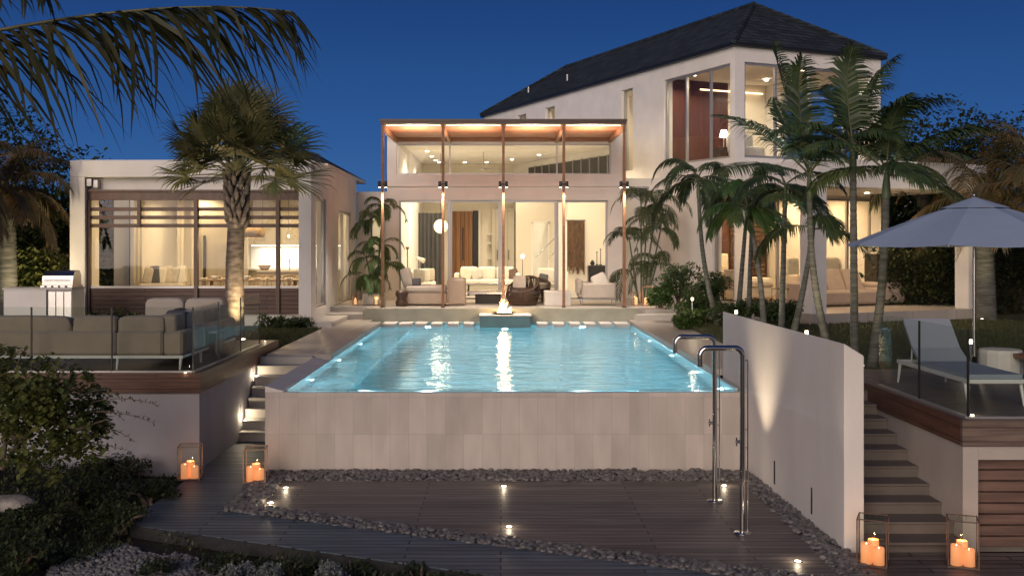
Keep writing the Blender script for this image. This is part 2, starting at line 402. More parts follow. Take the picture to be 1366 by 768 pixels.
glassmat('rail_glass', (.90, .93, .91), .5)
glassmat('dim_glass', (.34, .36, .40), 2.0)
emis('flame', (1, .62, .25), 14); emis('flame_core', (1, .8, .5), 22)
emis('candle_wax', (1, .40, .16), .50); emis('candle_dim', (.95, .55, .25), .9)
emis('lamp_glow', (1, .86, .64), 9); emis('spot_lens', (1, .88, .66), 26); emis('slot_lens', (1, .92, .75), 6); emis('pool_lens', (.85, .97, 1), 14)
emis('globe_glow', (1, .84, .55), 1.15); emis('down_glow', (1, .86, .62), 14); emis('strip_glow', (1, .72, .42), 4)
def water():
    m = bpy.data.materials.new('pool_water'); m.use_nodes = True; N = m.node_tree.nodes; L = m.node_tree.links
    N.remove(N['Principled BSDF']); out = N['Material Output']
    t = N.new('ShaderNodeTexCoord')
    def nz(sc_, mp_, det, dist):
        mp = N.new('ShaderNodeMapping'); mp.inputs['Scale'].default_value = mp_; L.new(t.outputs['Object'], mp.inputs[0])
        n1 = N.new('ShaderNodeTexNoise'); n1.inputs['Scale'].default_value = sc_; n1.inputs['Detail'].default_value = det; n1.inputs['Distortion'].default_value = dist; L.new(mp.outputs[0], n1.inputs['Vector']); return n1
    a = nz(1.9, (.8, 1.2, 1), 2, .8); b = nz(6.0, (.8, 1.1, 1), 3, .6)
    ad = N.new('ShaderNodeMath'); ad.operation = 'MULTIPLY_ADD'; L.new(b.outputs[0], ad.inputs[0]); ad.inputs[1].default_value = .30; L.new(a.outputs[0], ad.inputs[2])
    bp = N.new('ShaderNodeBump'); bp.inputs['Strength'].default_value = 1; bp.inputs['Distance'].default_value = .030; L.new(ad.outputs[0], bp.inputs['Height'])
    g = N.new('ShaderNodeBsdfGlass'); g.inputs['IOR'].default_value = 1.33; g.inputs['Roughness'].default_value = .05; g.inputs['Color'].default_value = (.86, .97, .99, 1); L.new(bp.outputs[0], g.inputs['Normal'])
    L.new(g.outputs[0], out.inputs[0]); M['water'] = m
water()
# ============================================================ THE SETTING
LX = -4.3; TERR = 1.55; DECKZ = 1.386
def struct(name, mb, m, kind='structure'):
    o = mb.build(name, m); o['kind'] = kind; return o
nr = np.random.RandomState(3)
def vnoise(x, y, s=1.0):
    return (math.sin(x*1.7*s+1.3)*math.cos(y*2.1*s+.4) + .5*math.sin(x*4.3*s+y*3.1*s) + .25*math.sin(x*9.1*s-y*7.7*s+2))/1.75
# terrain: one sheet to the horizon, gently rolling near the viewer
g = MB()
xs = np.concatenate([[-600, -200, -80, -40, -25], np.arange(-16, 16.1, .4), [25, 40, 80, 200, 600]])
ys = np.concatenate([[-100, -20, 0, 4], np.arange(6, 24.1, .4), [40, 80, 200, 700]])
def gz(x, y):
    z = -.16 + .05*vnoise(x, y, .8)
    t = min(max((-4.9 - x)/2.2, 0), 1)*min(max((y-8)/3, 0), 1)
    if y < 14.9: z += t*.30
    return z
vs = [(x, y, gz(x, y) if abs(x) < 17 and 5 < y < 25 else -.2) for y in ys for x in xs]
nx = len(xs); fs = [(j*nx+i, j*nx+i+1, (j+1)*nx+i+1, (j+1)*nx+i) for j in range(len(ys)-1) for i in range(nx-1)]
g.add(vs, fs, True); struct('ground', g, M['soil'])
# upper garden level
g = MB(); g.box(-70, -4.22, 20.17, 120, -.1, 1.22); g.box(4.42, 70, 14.1, 27, -.1, 1.30); g.box(4.42, 70, 27, 120, -.1, 1.298)
struct('lawn', g, M['lawn'])
# grass blades on the seen lawns
def scatter(tv, tf, pos, scl, rot, tilt=None):
    """copies of a small template at many points -> (verts, faces)"""
    n = len(pos); tv = np.asarray(tv, float); k = len(tv)
    c, s = np.cos(rot), np.sin(rot)
    V = tv[None, :, :]*np.asarray(scl).reshape(n, 1, -1)
    if tilt is not None:
        ct, st = np.cos(tilt)[:, None], np.sin(tilt)[:, None]
        y = V[..., 1]*ct - V[..., 2]*st; z = V[..., 1]*st + V[..., 2]*ct; V = np.stack([V[..., 0], y, z], -1)
    x = V[..., 0]*c[:, None] - V[..., 1]*s[:, None]; y = V[..., 0]*s[:, None] + V[..., 1]*c[:, None]
    V = np.stack([x, y, V[..., 2]], -1) + np.asarray(pos)[:, None, :]
    tf = np.asarray(tf); Fc = (tf[None] + (np.arange(n)*k)[:, None, None]).reshape(-1, tf.shape[1])
    return V.reshape(-1, 3), Fc
g = MB()
blade = [(-.012, 0, 0), (.012, 0, 0), (0, .03, .07)]
n = 26000
pl = np.stack([nr.uniform(4.45, 15, n), nr.uniform(14.3, 26.5, n), np.full(n, 1.30)], 1)
n2 = 7000
p2 = np.stack([nr.uniform(-6.5, -4.25, n2), nr.uniform(20.2, 25.4, n2), np.full(n2, 1.22)], 1)
pp = np.concatenate([pl, p2]); v, f = scatter(blade, [(0, 1, 2)], pp, nr.uniform(.5, 1.1, (len(pp), 1)), nr.uniform(0, 6.28, len(pp)))
g.add(v, f); struct('grass', g, M['lawn'], 'stuff')

# pool-side paths and terrace paving
g = MB(); g.box(LX+.1, -3.36, 18.82, 27.6, 1.10, 1.25, .008); g.box(-3.36, -3.05, 18.82, 26.8, 1.14, 1.246)
struct('path', g, M['paving'])
g = MB()
g.prism([(3.35, 16.5), (3.47, 16.5), (3.75, 14.3), (4.4, 14.3), (4.6, 27.6), (3.35, 27.6)], 1.16, 1.25)
struct('path', g, M['paving'])
g = MB(); g.box(-3.6, 4.75, 27.62, 31.6, 1.2, TERR); g.box(-4.6, -3.605, 28.3, 31.6, 1.2, TERR-.003)
struct('terrace', g, M['paving'])
s1 = MB(); s1.box(-4.598, -3.6, 27.55, 28.3, 1.2, 1.40, .01)
s1.box(-4.598, -4.02, 25.0, 27.545, 1.2, 1.36, .01)
tag(s1.build('stone_steps', M['step_stone'], origin=(-4.3, 27, 1.25)), 'pale stone steps from the left pool path up to the terrace by the pavilion wall', 'steps')
s1 = MB(); s1.box(3.5, 4.78, 27.2, 27.61, 1.2, 1.40, .01); s1.box(3.8, 4.78, 27.612, 27.9, 1.2, 1.50, .01)
tag(s1.build('stone_steps', M['step_stone'], origin=(4.1, 27.3, 1.25)), 'wide pale stone steps from the right pool path up to the terrace beside the shrubs', 'steps')

# lower timber deck with pebble channels
g = MB(); g.prism([(-2.95, 14.27), (-2.95, 12.83), (2.7, 10.32), (3.3, 10.05), (3.27, 14.27)], -.06, .004)
struct('lower_deck', g, M['deck'])
def fe(x): return 12.04-.44*(x+4.28)
g = MB(); g.prism([(LX, 17.1), (LX, fe(LX)), (-.4, fe(-.4)), (3.4, fe(3.4)-.1), (8, 6.4), (12, 6.4), (12, 9.7), (3.7, 9.72), (2.7, 9.95), (-3.25, 12.62), (-3.34, 17.1)], -.13, 0)
struct('boardwalk', g, M['boardwalk'])
g = MB(); g.box(3.55, 12, 9.74, 10.93, -.12, .003); struct('stair_landing', g, M['deck'])
# pebbles
g = MB(); g.prism([(-3.34, 14.9), (-3.34, 12.6), (2.68, 9.9), (3.62, 9.7), (3.62, 14.9)], -.14, -.05); struct('pebble_bed', g, M['pebble_bed'])
# icosahedron template
t_ = (1+5**.5)/2
iv = np.array([(-1,t_,0),(1,t_,0),(-1,-t_,0),(1,-t_,0),(0,-1,t_),(0,1,t_),(0,-1,-t_),(0,1,-t_),(t_,0,-1),(t_,0,1),(-t_,0,-1),(-t_,0,1)], float); iv /= np.linalg.norm(iv[0])
if_ = [(0,11,5),(0,5,1),(0,1,7),(0,7,10),(0,10,11),(1,5,9),(5,11,4),(11,10,2),(10,7,6),(7,1,8),(3,9,4),(3,4,2),(3,2,6),(3,6,8),(3,8,9),(4,9,5),(2,4,11),(6,2,10),(8,6,7),(9,8,1)]
def subdiv(v, f):
    v = [tuple(q) for q in v]; nf = []; c = {}
    def mid(a, b):
        k = (min(a, b), max(a, b))
        if k not in c:
            q = (np.array(v[a])+np.array(v[b]))/2; q /= np.linalg.norm(q); c[k] = len(v); v.append(tuple(q))
        return c[k]
    for a, b, d in f:
        x, y, z = mid(a, b), mid(b, d), mid(d, a); nf += [(a, x, z), (x, b, y), (z, y, d), (x, y, z)]
    return np.array(v), nf
iv1, if1 = subdiv(iv, if_)
def pebbles(pts, smin, smax, seed):
    r = np.random.RandomState(seed); n = len(pts)
    s = r.uniform(smin, smax, n)
    scl = np.stack([s*r.uniform(.8, 1.5, n), s*r.uniform(.7, 1.1, n), s*r.uniform(.45, .75, n)], 1)
    return scatter(iv1, if1, pts, scl, r.uniform(0, 6.28, n), r.uniform(-.4, .4, n))
def poly_pts(poly, n, z, seed, dz=.03):
    r = np.random.RandomState(seed); P_ = np.array(poly); lo, hi = P_.min(0), P_.max(0); out = []
    while len(out) < n:
        x, y = r.uniform(lo[0], hi[0]), r.uniform(lo[1], hi[1]); ins = False
        for i in range(len(P_)):
            a, b = P_[i], P_[i-1]
            if (a[1] > y) != (b[1] > y) and x < (b[0]-a[0])*(y-a[1])/(b[1]-a[1])+a[0]: ins = not ins
        if ins: out.append((x, y, z+r.uniform(-dz, dz)))
    return np.array(out)
pb = MB()
for poly, n, sd_ in (([(-3.3, 14.9), (3.5, 14.9), (3.5, 14.27), (-3.3, 14.27)], 3300, 1),
                    ([(-3.33, 14.3), (-2.96, 14.3), (-2.96, 12.75), (-3.33, 12.6)], 620, 2),
                    ([(3.28, 14.4), (3.52, 14.4), (3.62, 11.0), (3.62, 9.75), (3.3, 9.95)], 1000, 3),
                    ([(-3.33, 12.83), (-2.95, 12.85), (3.3, 10.05), (3.6, 9.75), (2.68, 9.97), (-3.25, 12.63)], 1800, 4)):
    v, f = pebbles(poly_pts(poly, n, -.012, sd_), .024, .052, sd_); pb.add(v, f, True)
o = struct('pebbles', pb, M['pebble'], 'stuff')
# shell gravel patch, lower left
g = MB(); ring = []
for k in range(40):
    t = 2*math.pi*k/40; rr = 1 + .16*math.sin(3*t+1)+.09*math.sin(7*t)
    ring.append((-3.55+1.0*rr*math.cos(t)-.25*math.sin(t), 10.35+1.15*rr*math.sin(t)))
for j, q in enumerate((1, .66, .33)):
    g.add([( -3.6+(x+3.6)*q, 10.4+(y-10.4)*q, gz(-3.6+(x+3.6)*q, 10.4+(y-10.4)*q)+.012+.02*(1-q)) for x, y in ring], [], True)
fs = [(j*40+k, j*40+(k+1) % 40, (j+1)*40+(k+1) % 40, (j+1)*40+k) for j in range(2) for k in range(40)] + [list(range(80, 120))]
g.f = [list(q) for q in fs]; g.sm = [True]*len(fs)
struct('gravel_patch', g, M['shell_gravel'])
gp = poly_pts(ring, 2600, 0, 8, 0); gp[:, 2] = [gz(a, b)+.03 for a, b, c in gp]
g = MB(); v, f = pebbles(gp, .012, .034, 9); g.add(v, f, True); struct('shell_gravel', g, M['shell_gravel'], 'stuff')

# ============================================================ POOL
pool = thing('swimming_pool', 'raised infinity swimming pool with tiled front wall and glowing turquoise water', 'pool', (0, 20, 0))
m = MB(); m.box(-3.345, 3.5, 14.9, 15.05, -.1, 1.112); m.build('front_wall', M['pool_tile'], pool)
m = MB()
m.box(-3.05, 3.35, 15.06, 27.3, -.22, -.1)                     # floor
m.build('pool_floor', M['pool_basin'], pool)
m = MB(); m.box(-3.09, -3.05, 15.06, 27.3, -.1, 1.135); m.box(3.352, 3.40, 15.06, 27.3, -.1, 1.155); m.box(-3.05, 3.35, 27.3, 27.4, -.1, 1.2)
m.box(-3.05, 3.35, 15.055, 15.09, -.1, 1.10); m.build('pool_walls', M['pool_render'], pool)
m = MB(); m.box(-3.05, -2.3, 15.1, 26.4, -.1, .32, .01); m.build('pool_bench', M['pool_basin'], pool)
m = MB(); m.add([(-3.345,14.9,1.115),(-3.09,14.9,1.115),(-3.09,18.8,1.115),(-3.345,18.8,1.115),(-3.345,14.9,1.20),(-3.09,14.9,1.135),(-3.09,18.8,1.135),(-3.345,18.8,1.20)],
      [(0,3,2,1),(4,5,6,7),(0,1,5,4),(1,2,6,5),(2,3,7,6),(3,0,4,7)])
m.build('coping', M['wall_low'], pool)
m = MB(); m.box(-3.345, -3.09, 15.05, 18.8, -.1, 1.114); m.build('side_wall', M['wall_low'], pool)
m = MB()
nxw, nyw = 30, 60
m.add([(-3.048+6.396*i/nxw, 14.96+12.32*j/nyw, 1.13) for j in range(nyw+1) for i in range(nxw+1)], [(j*(nxw+1)+i, j*(nxw+1)+i+1, (j+1)*(nxw+1)+i+1, (j+1)*(nxw+1)+i) for j in range(nyw) for i in range(nxw)], True)
struct('pool_water', m, M['water'])
PL = (.50, .86, 1.0)
k = 0
for (x, y, rot) in ((-3.0, 16.6, -90), (-3.0, 19.4, -90), (-3.0, 22.5, -90), (3.3, 15.6, 90), (3.3, 17.6, 90), (3.3, 20.2, 90), (3.3, 23.2, 90), (0.1, 26.49, 0)):
    z = .72
    L_ = MB(); d = 1 if x < -1 else (-1 if x > 1 else 0)
    if d: L_.tube([(x, y, z), (x+.03*d, y, z)], .085, 16)
    else: L_.tube([(x, y, z), (x, y-.03, z)], .085, 16)
    lo = L_.build('pool_light', M['pool_lens'], pool)
    lamp('SPOT', (x+.05*d, y-(.05 if not d else 0), z), 520, PL, .07, rot=((0, R(-82*d), 0) if d else (R(-82), 0, 0)), spot=172, blend=.3, name='pool_lamp', parent=pool)
# more basin glow from the spa end
for x in (-1.9, 2.1):
    L_ = MB(); L_.tube([(x, 27.29, .6), (x, 27.26, .6)], .085, 16); L_.build('pool_light', M['pool_lens'], pool)
    lamp('SPOT', (x, 27.22, .6), 430, PL, .07, rot=(R(-82), 0, 0), spot=172, blend=.3, name='pool_lamp', parent=pool)
# stepping blocks across the spillway
blk = [(508,529),(530.5,550),(552,570),(573.5,590.5),(595.5,612.5),(617,633.6),(715,732.5),(736.5,755),(759,776),(779,797),(800,818),(820,841)]
ordn = ['first', 'second', 'third', 'fourth', 'fifth', 'sixth']
for i, (a, b) in enumerate(blk):
    x0, x1 = X(a+1.4, 26.7), X(b-1.4, 26.7); m = MB(); m.box(x0, x1, 26.62, 27.55, 1.02, 1.21, .008)
    side = 'left' if i < 6 else 'right'
    tag(m.build('stepping_block', M['concrete_white'], origin=((x0+x1)/2, 27.1, 1.02)),
        'pale stepping block, %s from the left in the row %s of the fire pit' % (ordn[i % 6], side), 'stepping block', 'stepping blocks at the far end of the pool')
m = MB(); m.box(-3.6, 3.6, 27.41, 27.615, .9, 1.545); m.build('spill_wall', M['spill_stone'], pool)
for i in range(5):
    for s_ in (0, 6):
        x = (X(blk[i+s_][1], 26.7)+X(blk[i+s_+1][0], 26.7))/2
        L_ = MB(); L_.tube([(x, 27.40, 1.155), (x, 27.385, 1.155)], .018, 10); L_.build('slot_light', M['slot_lens'], pool)
# fire pit
fp = thing('fire_pit', 'square fire pit block with flames burning in a low metal bowl at the pool end', 'fire pit', (.115, 27, 1.1))
m = MB(); m.box(-.53, .76, 26.5, 27.4, .95, 1.40, .006); m.build('plinth', M['teal_stone'], fp)
m = MB(); m.box(-.55, .78, 26.48, 27.42, 1.402, 1.43, .006); m.build('plinth_top', M['concrete_white'], fp)
m = MB(); m.lathe(.07, 26.95, [(.0, 1.435), (.16, 1.436), (.30, 1.47), (.32, 1.485), (.28, 1.475), (.12, 1.445), (0, 1.44)], 24); m.build('bowl', M['dark_metal'], fp)
r_ = random.Random(5); m = MB()
for k in range(16):
    a = r_.uniform(0, 6.28); d = r_.uniform(0, .17); x, y = .07+d*math.cos(a), 26.95+d*math.sin(a)*.7; h = (r_.uniform(.12, .46)*(1-d*2.6)+.08)*.75
    pts = []; rr = []
    lx, ly = r_.uniform(-.06, .06), r_.uniform(-.03, .03)
    for q in range(7):
        t = q/6; pts.append((x+lx*t*t+.02*math.sin(t*7+k), y+ly*t, 1.46+h*t)); rr.append(max(.002, .05*(math.sin(math.pi*min(1, t*.8+.22)))*(1-t)**.6))
    m.tube(pts, rr, 8)
m.build('flames', M['flame'], fp)
lamp('POINT', (.07, 26.9, 1.75), 42, (1, .62, .3), .12, name='fire_light', parent=fp)

# ============================================================ LOW WALLS, DECKS, STAIRS
m = MB()
a = (3.47, 16.4); b = (3.60, 11.0)
v = [(a[0], a[1], -.1), (a[0]+.21, a[1], -.1), (b[0]+.21, b[1], -.1), (b[0], b[1], -.1), (a[0], a[1], 2.17), (a[0]+.21, a[1], 2.04), (b[0]+.21, b[1], 2.04), (b[0], b[1], 2.17)]
m.add(v, [(0,1,2,3),(4,7,6,5),(0,3,7,4),(1,5,6,2),(3,2,6,7),(0,4,5,1)])
gw = m.build('garden_wall', M['wall_low'], origin=(3.6, 13.5, 0)); bv = gw.modifiers.new('soft_edge', 'BEVEL'); bv.width = .012; bv.segments = 2
tag(gw, 'tall plain white rendered wall with sloping top to the right of the pool', 'wall')
for yy in (13.55, 12.05):
    m = MB(); x = 3.47+.13*(16.4-yy)/5.4
    m.box(x-.012, x-.001, yy-.012, yy+.012, .12, .42); 
    tag(m.build('wall_slot', M['dark_metal'], origin=(x, yy, .12)), 'narrow dark vertical slot low in the white wall, %s' % ('the one nearer the pool' if yy > 13 else 'the one nearer the stairs'), 'wall slot', 'dark slots in the white wall')

# left upper deck
ld = thing('raised_deck', 'raised timber deck on a white base left of the pool holding the corner sofa', 'deck', (-7.6, 17.5, 0))
m = MB(); m.box(-12, LX, 14.97, 20.1, -.1, 1.10); m.build('base_wall', M['wall_low_shaded'], ld)
m = MB(); m.box(-12, LX, 14.94, 20.15, 1.10, DECKZ-.004)
m.build('deck_boards', M['deck_high'], ld)
m = MB(); m.box(-12, LX+.03, 14.91, 14.938, 1.102, DECKZ); m.build('front_fascia', M['fascia'], ld)
m = MB(); m.box(LX+.002, LX+.03, 14.94, 20.15, 1.102, DECKZ); m.build('side_fascia', M['fascia_side'], ld)
# right upper deck
RX = 4.83
rd = thing('raised_deck', 'raised timber deck on a white base at the right holding the sun lounger', 'deck', (8, 12.5, 0))
m = MB(); m.box(RX+.0, 13, 10.97, 15.4, 1.10, DECKZ-.004); m.build('deck_boards', M['deck_high'], rd)
m = MB(); m.box(RX-.03, 13, 10.91, 10.965, 1.12, DECKZ); m.build('front_fascia', M['fascia_brown'], rd)
m = MB(); m.box(RX-.03, RX-.002, 10.967, 15.4, 1.12, DECKZ); m.build('side_fascia', M['fascia_side'], rd)
m = MB(); m.box(RX, RX+.16, 10.97, 15.4, -.1, 1.098); m.box(RX+.162, 13, 10.97, 11.25, .96, 1.098); m.box(RX+.162, 13, 11.32, 11.4, -.1, .95)
m.build('base_wall', M['right_render'], rd)
m = MB()
for k in range(8): m.box(RX+.19, 9.6, 11.1, 11.14, .015+k*.117, .015+k*.117+.103, .006)
sh = m.build('slatted_doors', M['slat_board'], rd)
# stairs
st = MB()
for k in range(10): st.box(3.82+(.0 if k < 9 else 0), RX-.001, 10.86+.32*k, 14.1+.02, .13*k+.001, .13*(k+1)-.028) if k else st.box(3.82, RX-.001, 10.96, 14.12, -.1, .102)
tg = MB()
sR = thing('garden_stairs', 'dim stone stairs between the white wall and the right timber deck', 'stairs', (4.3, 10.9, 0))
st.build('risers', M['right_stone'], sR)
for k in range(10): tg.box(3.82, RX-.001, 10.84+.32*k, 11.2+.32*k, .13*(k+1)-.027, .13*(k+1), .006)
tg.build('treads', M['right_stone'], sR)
sL = thing('garden_stairs', 'pale stone stairs between the left timber deck and the pool wall', 'stairs', (-3.8, 17.1, 0))
st = MB(); tg = MB()
for k in range(8):
    y0 = 17.1+.215*k; st.box(LX+.031, -3.346, y0+.03, 18.82, .156*k-.0+.001, .156*(k+1)-.03)
    if k < 7: tg.box(LX+.031, -3.346, y0, y0+.3, .156*(k+1)-.029, .156*(k+1), .006)
st.build('risers', M['step_stone'], sL); tg.build('treads', M['step_stone'], sL)

# glass balustrades
def panel_run(name, label, pts, zb, h, thick=.014):
    base = pts[0]
    t = thing(name, label, 'glass railing', (base[0], base[1], zb))
    for (p, q) in zip(pts[:-1], pts[1:]):
        d = np.array(q)-np.array(p); Ln = np.linalg.norm(d); d = d/Ln; nn = (-d[1], d[0])
        m = MB(); m.beam(p, d, nn, .012, Ln-.012, 0, thick, zb+.01, zb+h); m.build('glass_panel', M['rail_glass'], t)
        m = MB(); m.beam(p, d, nn, 0.004, Ln-.004, -.02, thick+.02, zb-.002, zb+.022); m.build('base_channel', M['alu'], t)
        m = MB(); m.beam(p, d, nn, Ln-.010, Ln+.010, -.003, thick+.003, zb+.022, zb+h); m.build('edge_seal', M['dark_metal'], t)
    return t
gx = LX-.10
ys_ = [15.0+k*1.39 for k in range(4)]
panel_run('glass_railing', 'clear glass railing round the corner of the left deck beside the sofa', [(-9.0, 15.0), (-7.86, 15.0), (-6.71, 15.0), (-5.56, 15.0), (gx, 15.0)]+[(gx, y) for y in ys_[1:]], DECKZ, .93)
panel_run('glass_railing', 'clear glass railing round the corner of the right deck in front of the lounger', [(RX+.06, 13.58), (RX+.06, 12.28), (RX+.06, 11.0), (6.3, 11.0), (7.6, 11.0)], DECKZ, .93)


m = MB(); x0_, x1_ = LX, 3.4; m.prism([(x0_, fe(x0_)-.001), (x0_, fe(x0_)-.022), (x1_, fe(x1_)-.122), (x1_, fe(x1_)-.101)], -.14, -.004); struct('boardwalk_edge', m, M['pebble_bed'])
for (x, y, z, lb) in ((LX+.001, 17.35, .42, 'low narrow step light slot at the foot of the left stairs'), (LX+.001, 18.2, .98, 'narrow step light slot near the top of the left stairs')):
    t = thing('step_light', lb, 'step light', (x, y, z), group='step lights beside the left stairs')
    m = MB(); m.box(x, x+.008, y-.012, y+.012, z-.14, z+.14); m.build('slot', M['dark_metal'], t)
    m = MB(); m.box(x+.0085, x+.010, y-.006, y+.006, z-.13, z-.06); m.build('lens', M['lamp_glow'], t)
    lamp('POINT', (x+.05, y, z-.03), 5, WARMW, .01, name='step_lamp', parent=t)
# ============================================================ LIVING HALL
hall = thing('glass_fronted_hall', 'central double-height white hall with tall glass doors and a long clerestory window', 'building', (0, 31.6, TERR))
YW = 31.6; HU = (1, 0); HN = (0, 1); HO = (0, YW)
xl, xr = -3.42, 3.77
cx0, cx1 = X(529, YW), X(815, YW); cz0, cz1 = Z(233, YW), Z(192, YW)
dx = [X(p, YW) for p in (532, 600, 667.5, 742.5, 811)]; dz1 = Z(267, YW)
m = MB(); m.wall(HO, HU, HN, .28, xl, xr, TERR, 6.5, [(cx0, cx1, cz0, cz1), (dx[0], dx[4], TERR, dz1)])
m.box(xl, xl+.28, YW+.285, 42.3, TERR, 6.5)
m.build('wall', M['stucco'], hall)
m = MB(); m.box(xl-.01, xr+.01, YW-.06, YW-.003, 4.96, 5.02); m.build('string_course', M['stucco'], hall)
m = MB(); m.prism([(xl-.05, YW-.02), (xr, YW-.02), (xr, 34.5), (.45, 42.3), (xl-.05, 42.3)], 6.502, 6.62); m.build('roof', M['ceiling_white'], hall)
m = MB(); m.box(xl+.285, .62, 42.0, 42.3, TERR, 6.5); m.build('back_wall', M['stucco_in'], hall)
m = MB(); m.prism([(xl+.285, YW+.29), (xr, YW+.29), (xr, 34.6), (.52, 42), (xl+.285, 42)], 6.44, 6.498); m.build('ceiling', M['ceiling_white'], hall)
m = MB(); m.prism([(xl+.285, YW-.0), (5.0, YW), (5.0, 32.3), (.52, 42), (xl+.285, 42)], 1.3, TERR-.006); m.build('floor', M['paving'], hall)
window(hall, HO, HU, HN, cx0, cx1, cz0, cz1, M['alu'], fw=.045, dep=.07, d0=.04, mull=[X(600, YW), X(743, YW)], name='clerestory_window')
for i in range(4):
    window(hall, HO, HU, HN, dx[i]+.004, dx[i+1]-.004, TERR+.01, dz1-.005, M['alu'] if i != 2 else M['alu'], fw=.06, dep=.06, d0=.05+.07*(i % 2), name='sliding_door')
# recessed ceiling lights, upper row
for (px, py) in ((570, 202), (576, 209), (581, 214), (586, 220), (649, 219), (683, 213), (719, 207), (620, 224)):
    Yc = (6.43-CZ)*F/(HY-py)
    if Yc > 41.5: Yc = 41
    x = X(px, Yc)
    m = MB(); m.tube([(x, Yc, 6.42), (x, Yc, 6.438)], .06, 12); m.build('downlight', M['down_glow'], hall)
for (x, y) in ((-2.2, 34.5), (.3, 34.0), (2.6, 33.4), (-2.2, 38.5), (0, 38.0)):
    lamp('SPOT', (x, y, 6.38), 430, WARMW, .12, rot=(0, 0, 0), spot=150, blend=.8, name='ceiling_lamp', parent=hall)
for (x, y) in ((-1.8, 33.6), (1.2, 33.4), (-.6, 39.5), (-2, 36.5)): lamp('SPOT', (x, y, 6.36), 380, WARMW, .08, rot=(0, 0, 0), spot=110, blend=1, name='ceiling_lamp', parent=hall)
fx, fy_ = X(645, 36.5), 36.5
t = thing('ceiling_fan', 'slim three-bladed ceiling fan on a long rod seen through the clerestory window', 'fan', (fx, fy_, 5.85))
m = MB(); m.tube([(fx, fy_, 5.88), (fx, fy_, 6.44)], .015, 8); m.build('rod', M['alu'], t); m = MB(); m.lathe(fx, fy_, [(0, 5.80), (.08, 5.81), (.09, 5.87), (0, 5.9)], 14); m.build('motor', M['alu'], t)
for k in range(3):
    a_ = k*2.094+.4; m = MB(); m.beam((fx, fy_), (math.cos(a_), math.sin(a_)), (-math.sin(a_), math.cos(a_)), .09, .68, -.06, .06, 5.845, 5.857); m.build('blade', M['alu'], t)
for (px, py) in ((655, 193), (578, 193)):
    pass
# interior fittings on the back wall
Yb = 41.96
t = thing('timber_front_door', 'tall pivoting timber door on the back wall seen through the glass doors', 'door', (X(620, Yb), Yb, TERR))
m = MB(); m.box(X(603, Yb), X(630, Yb), Yb-.14, Yb-.08, TERR+.02, Z(282, Yb)); dl = m.build('door_leaf', M['door_wood'], t)
m = MB(); m.box(X(617, Yb), X(618.5, Yb), Yb-.22, Yb-.18, 2.6, 3.9); m.box(X(617, Yb), X(618.5, Yb), Yb-.18, Yb-.14, 2.62, 2.68); m.box(X(617, Yb), X(618.5, Yb), Yb-.18, Yb-.14, 3.8, 3.86); m.build('pull_handle', M['dark_metal'], dl)
m = MB(); m.box(X(630.5, Yb), X(638, Yb), Yb-.05, Yb-.01, TERR+.02, Z(281, Yb)); m.build('dark_opening', M['black_lacquer'], t)
m = MB(); m.box(X(638.5, Yb), X(641, Yb), Yb-.09, Yb-.01, TERR+.02, Z(279, Yb)); m.box(X(601, Yb), X(602.7, Yb), Yb-.09, Yb-.01, TERR+.02, Z(279, Yb)); m.build('door_frame', M['ceiling_white'], t)
def drape(x0, x1, y, z0, z1, amp=.05, wl=.16, th=.012):
    n = int((x1-x0)/.02); vs = []
    for k in range(n+1):
        x = x0+(x1-x0)*k/n; d = amp*math.sin(2*math.pi*x/wl)+.3*amp*math.sin(5.1*x/wl)
        vs += [(x, y+d, z0), (x, y+d*.7, z1), (x, y+d+th, z0), (x, y+d*.7+th, z1)]
    fs = []
    for k in range(n):
        a = 4*k; fs += [(a, a+4, a+5, a+1), (a+6, a+2, a+3, a+7)]
    return vs, fs
m = MB(); v, f = drape(X(549, 40), X(591, 40), 40, TERR+.02, Z(284, 40)); m.add(v, f, True)
tag(m.build('curtain', M['curtain_dark'], origin=(X(570, 40), 40, TERR)), 'dark grey floor-length curtain at the left end of the living room', 'curtain')
t = thing('storage_cabinet', 'tall pale cabinet with open shelves beside the timber door', 'cabinet', (X(665, Yb), Yb, TERR))
m = MB(); m.box(X(656, Yb), X(686, Yb), Yb-.5, Yb-.01, TERR, Z(279, Yb), .01); m.build('cabinet_body', M['cabinet'], t)
for py in (313, 325, 345):
    m = MB(); m.box(X(650, Yb), X(655.5, Yb), Yb-.4, Yb-.02, Z(py, Yb), Z(py, Yb)+.04); m.build('shelf', M['ceiling_white'], t)
for px in (663, 672, 678):
    m = MB(); m.box(X(px, Yb), X(px+.8, Yb), Yb-.54, Yb-.505, Z(347, Yb), Z(333, Yb)); m.build('handle', M['dark_metal'], t)
m = MB()
for px in (662, 671, 677.6): m.box(X(px, Yb)-.02, X(px, Yb)-.012, Yb-.504, Yb-.5, TERR+.05, Z(280, Yb))
m.build('door_gap', M['dark_metal'], t)
# globe pendant
t = thing('globe_pendant', 'large glowing paper globe pendant hanging in the living room', 'pendant lamp', (X(588, 37), 37, Z(302, 37)))
m = MB(); m.sphere((X(588, 37), 37, Z(302, 37)), .25, 18); m.build('globe', M['globe_glow'], t)
m = MB(); m.tube([(X(588, 37), 37, Z(302, 37)+.25), (X(588, 37), 37, 6.44)], .008, 6); m.build('cord', M['dark_metal'], t)
lamp('POINT', (X(588, 37), 36.6, Z(302, 37)), 50, WARMW, .25, name='globe_lamp', parent=t)
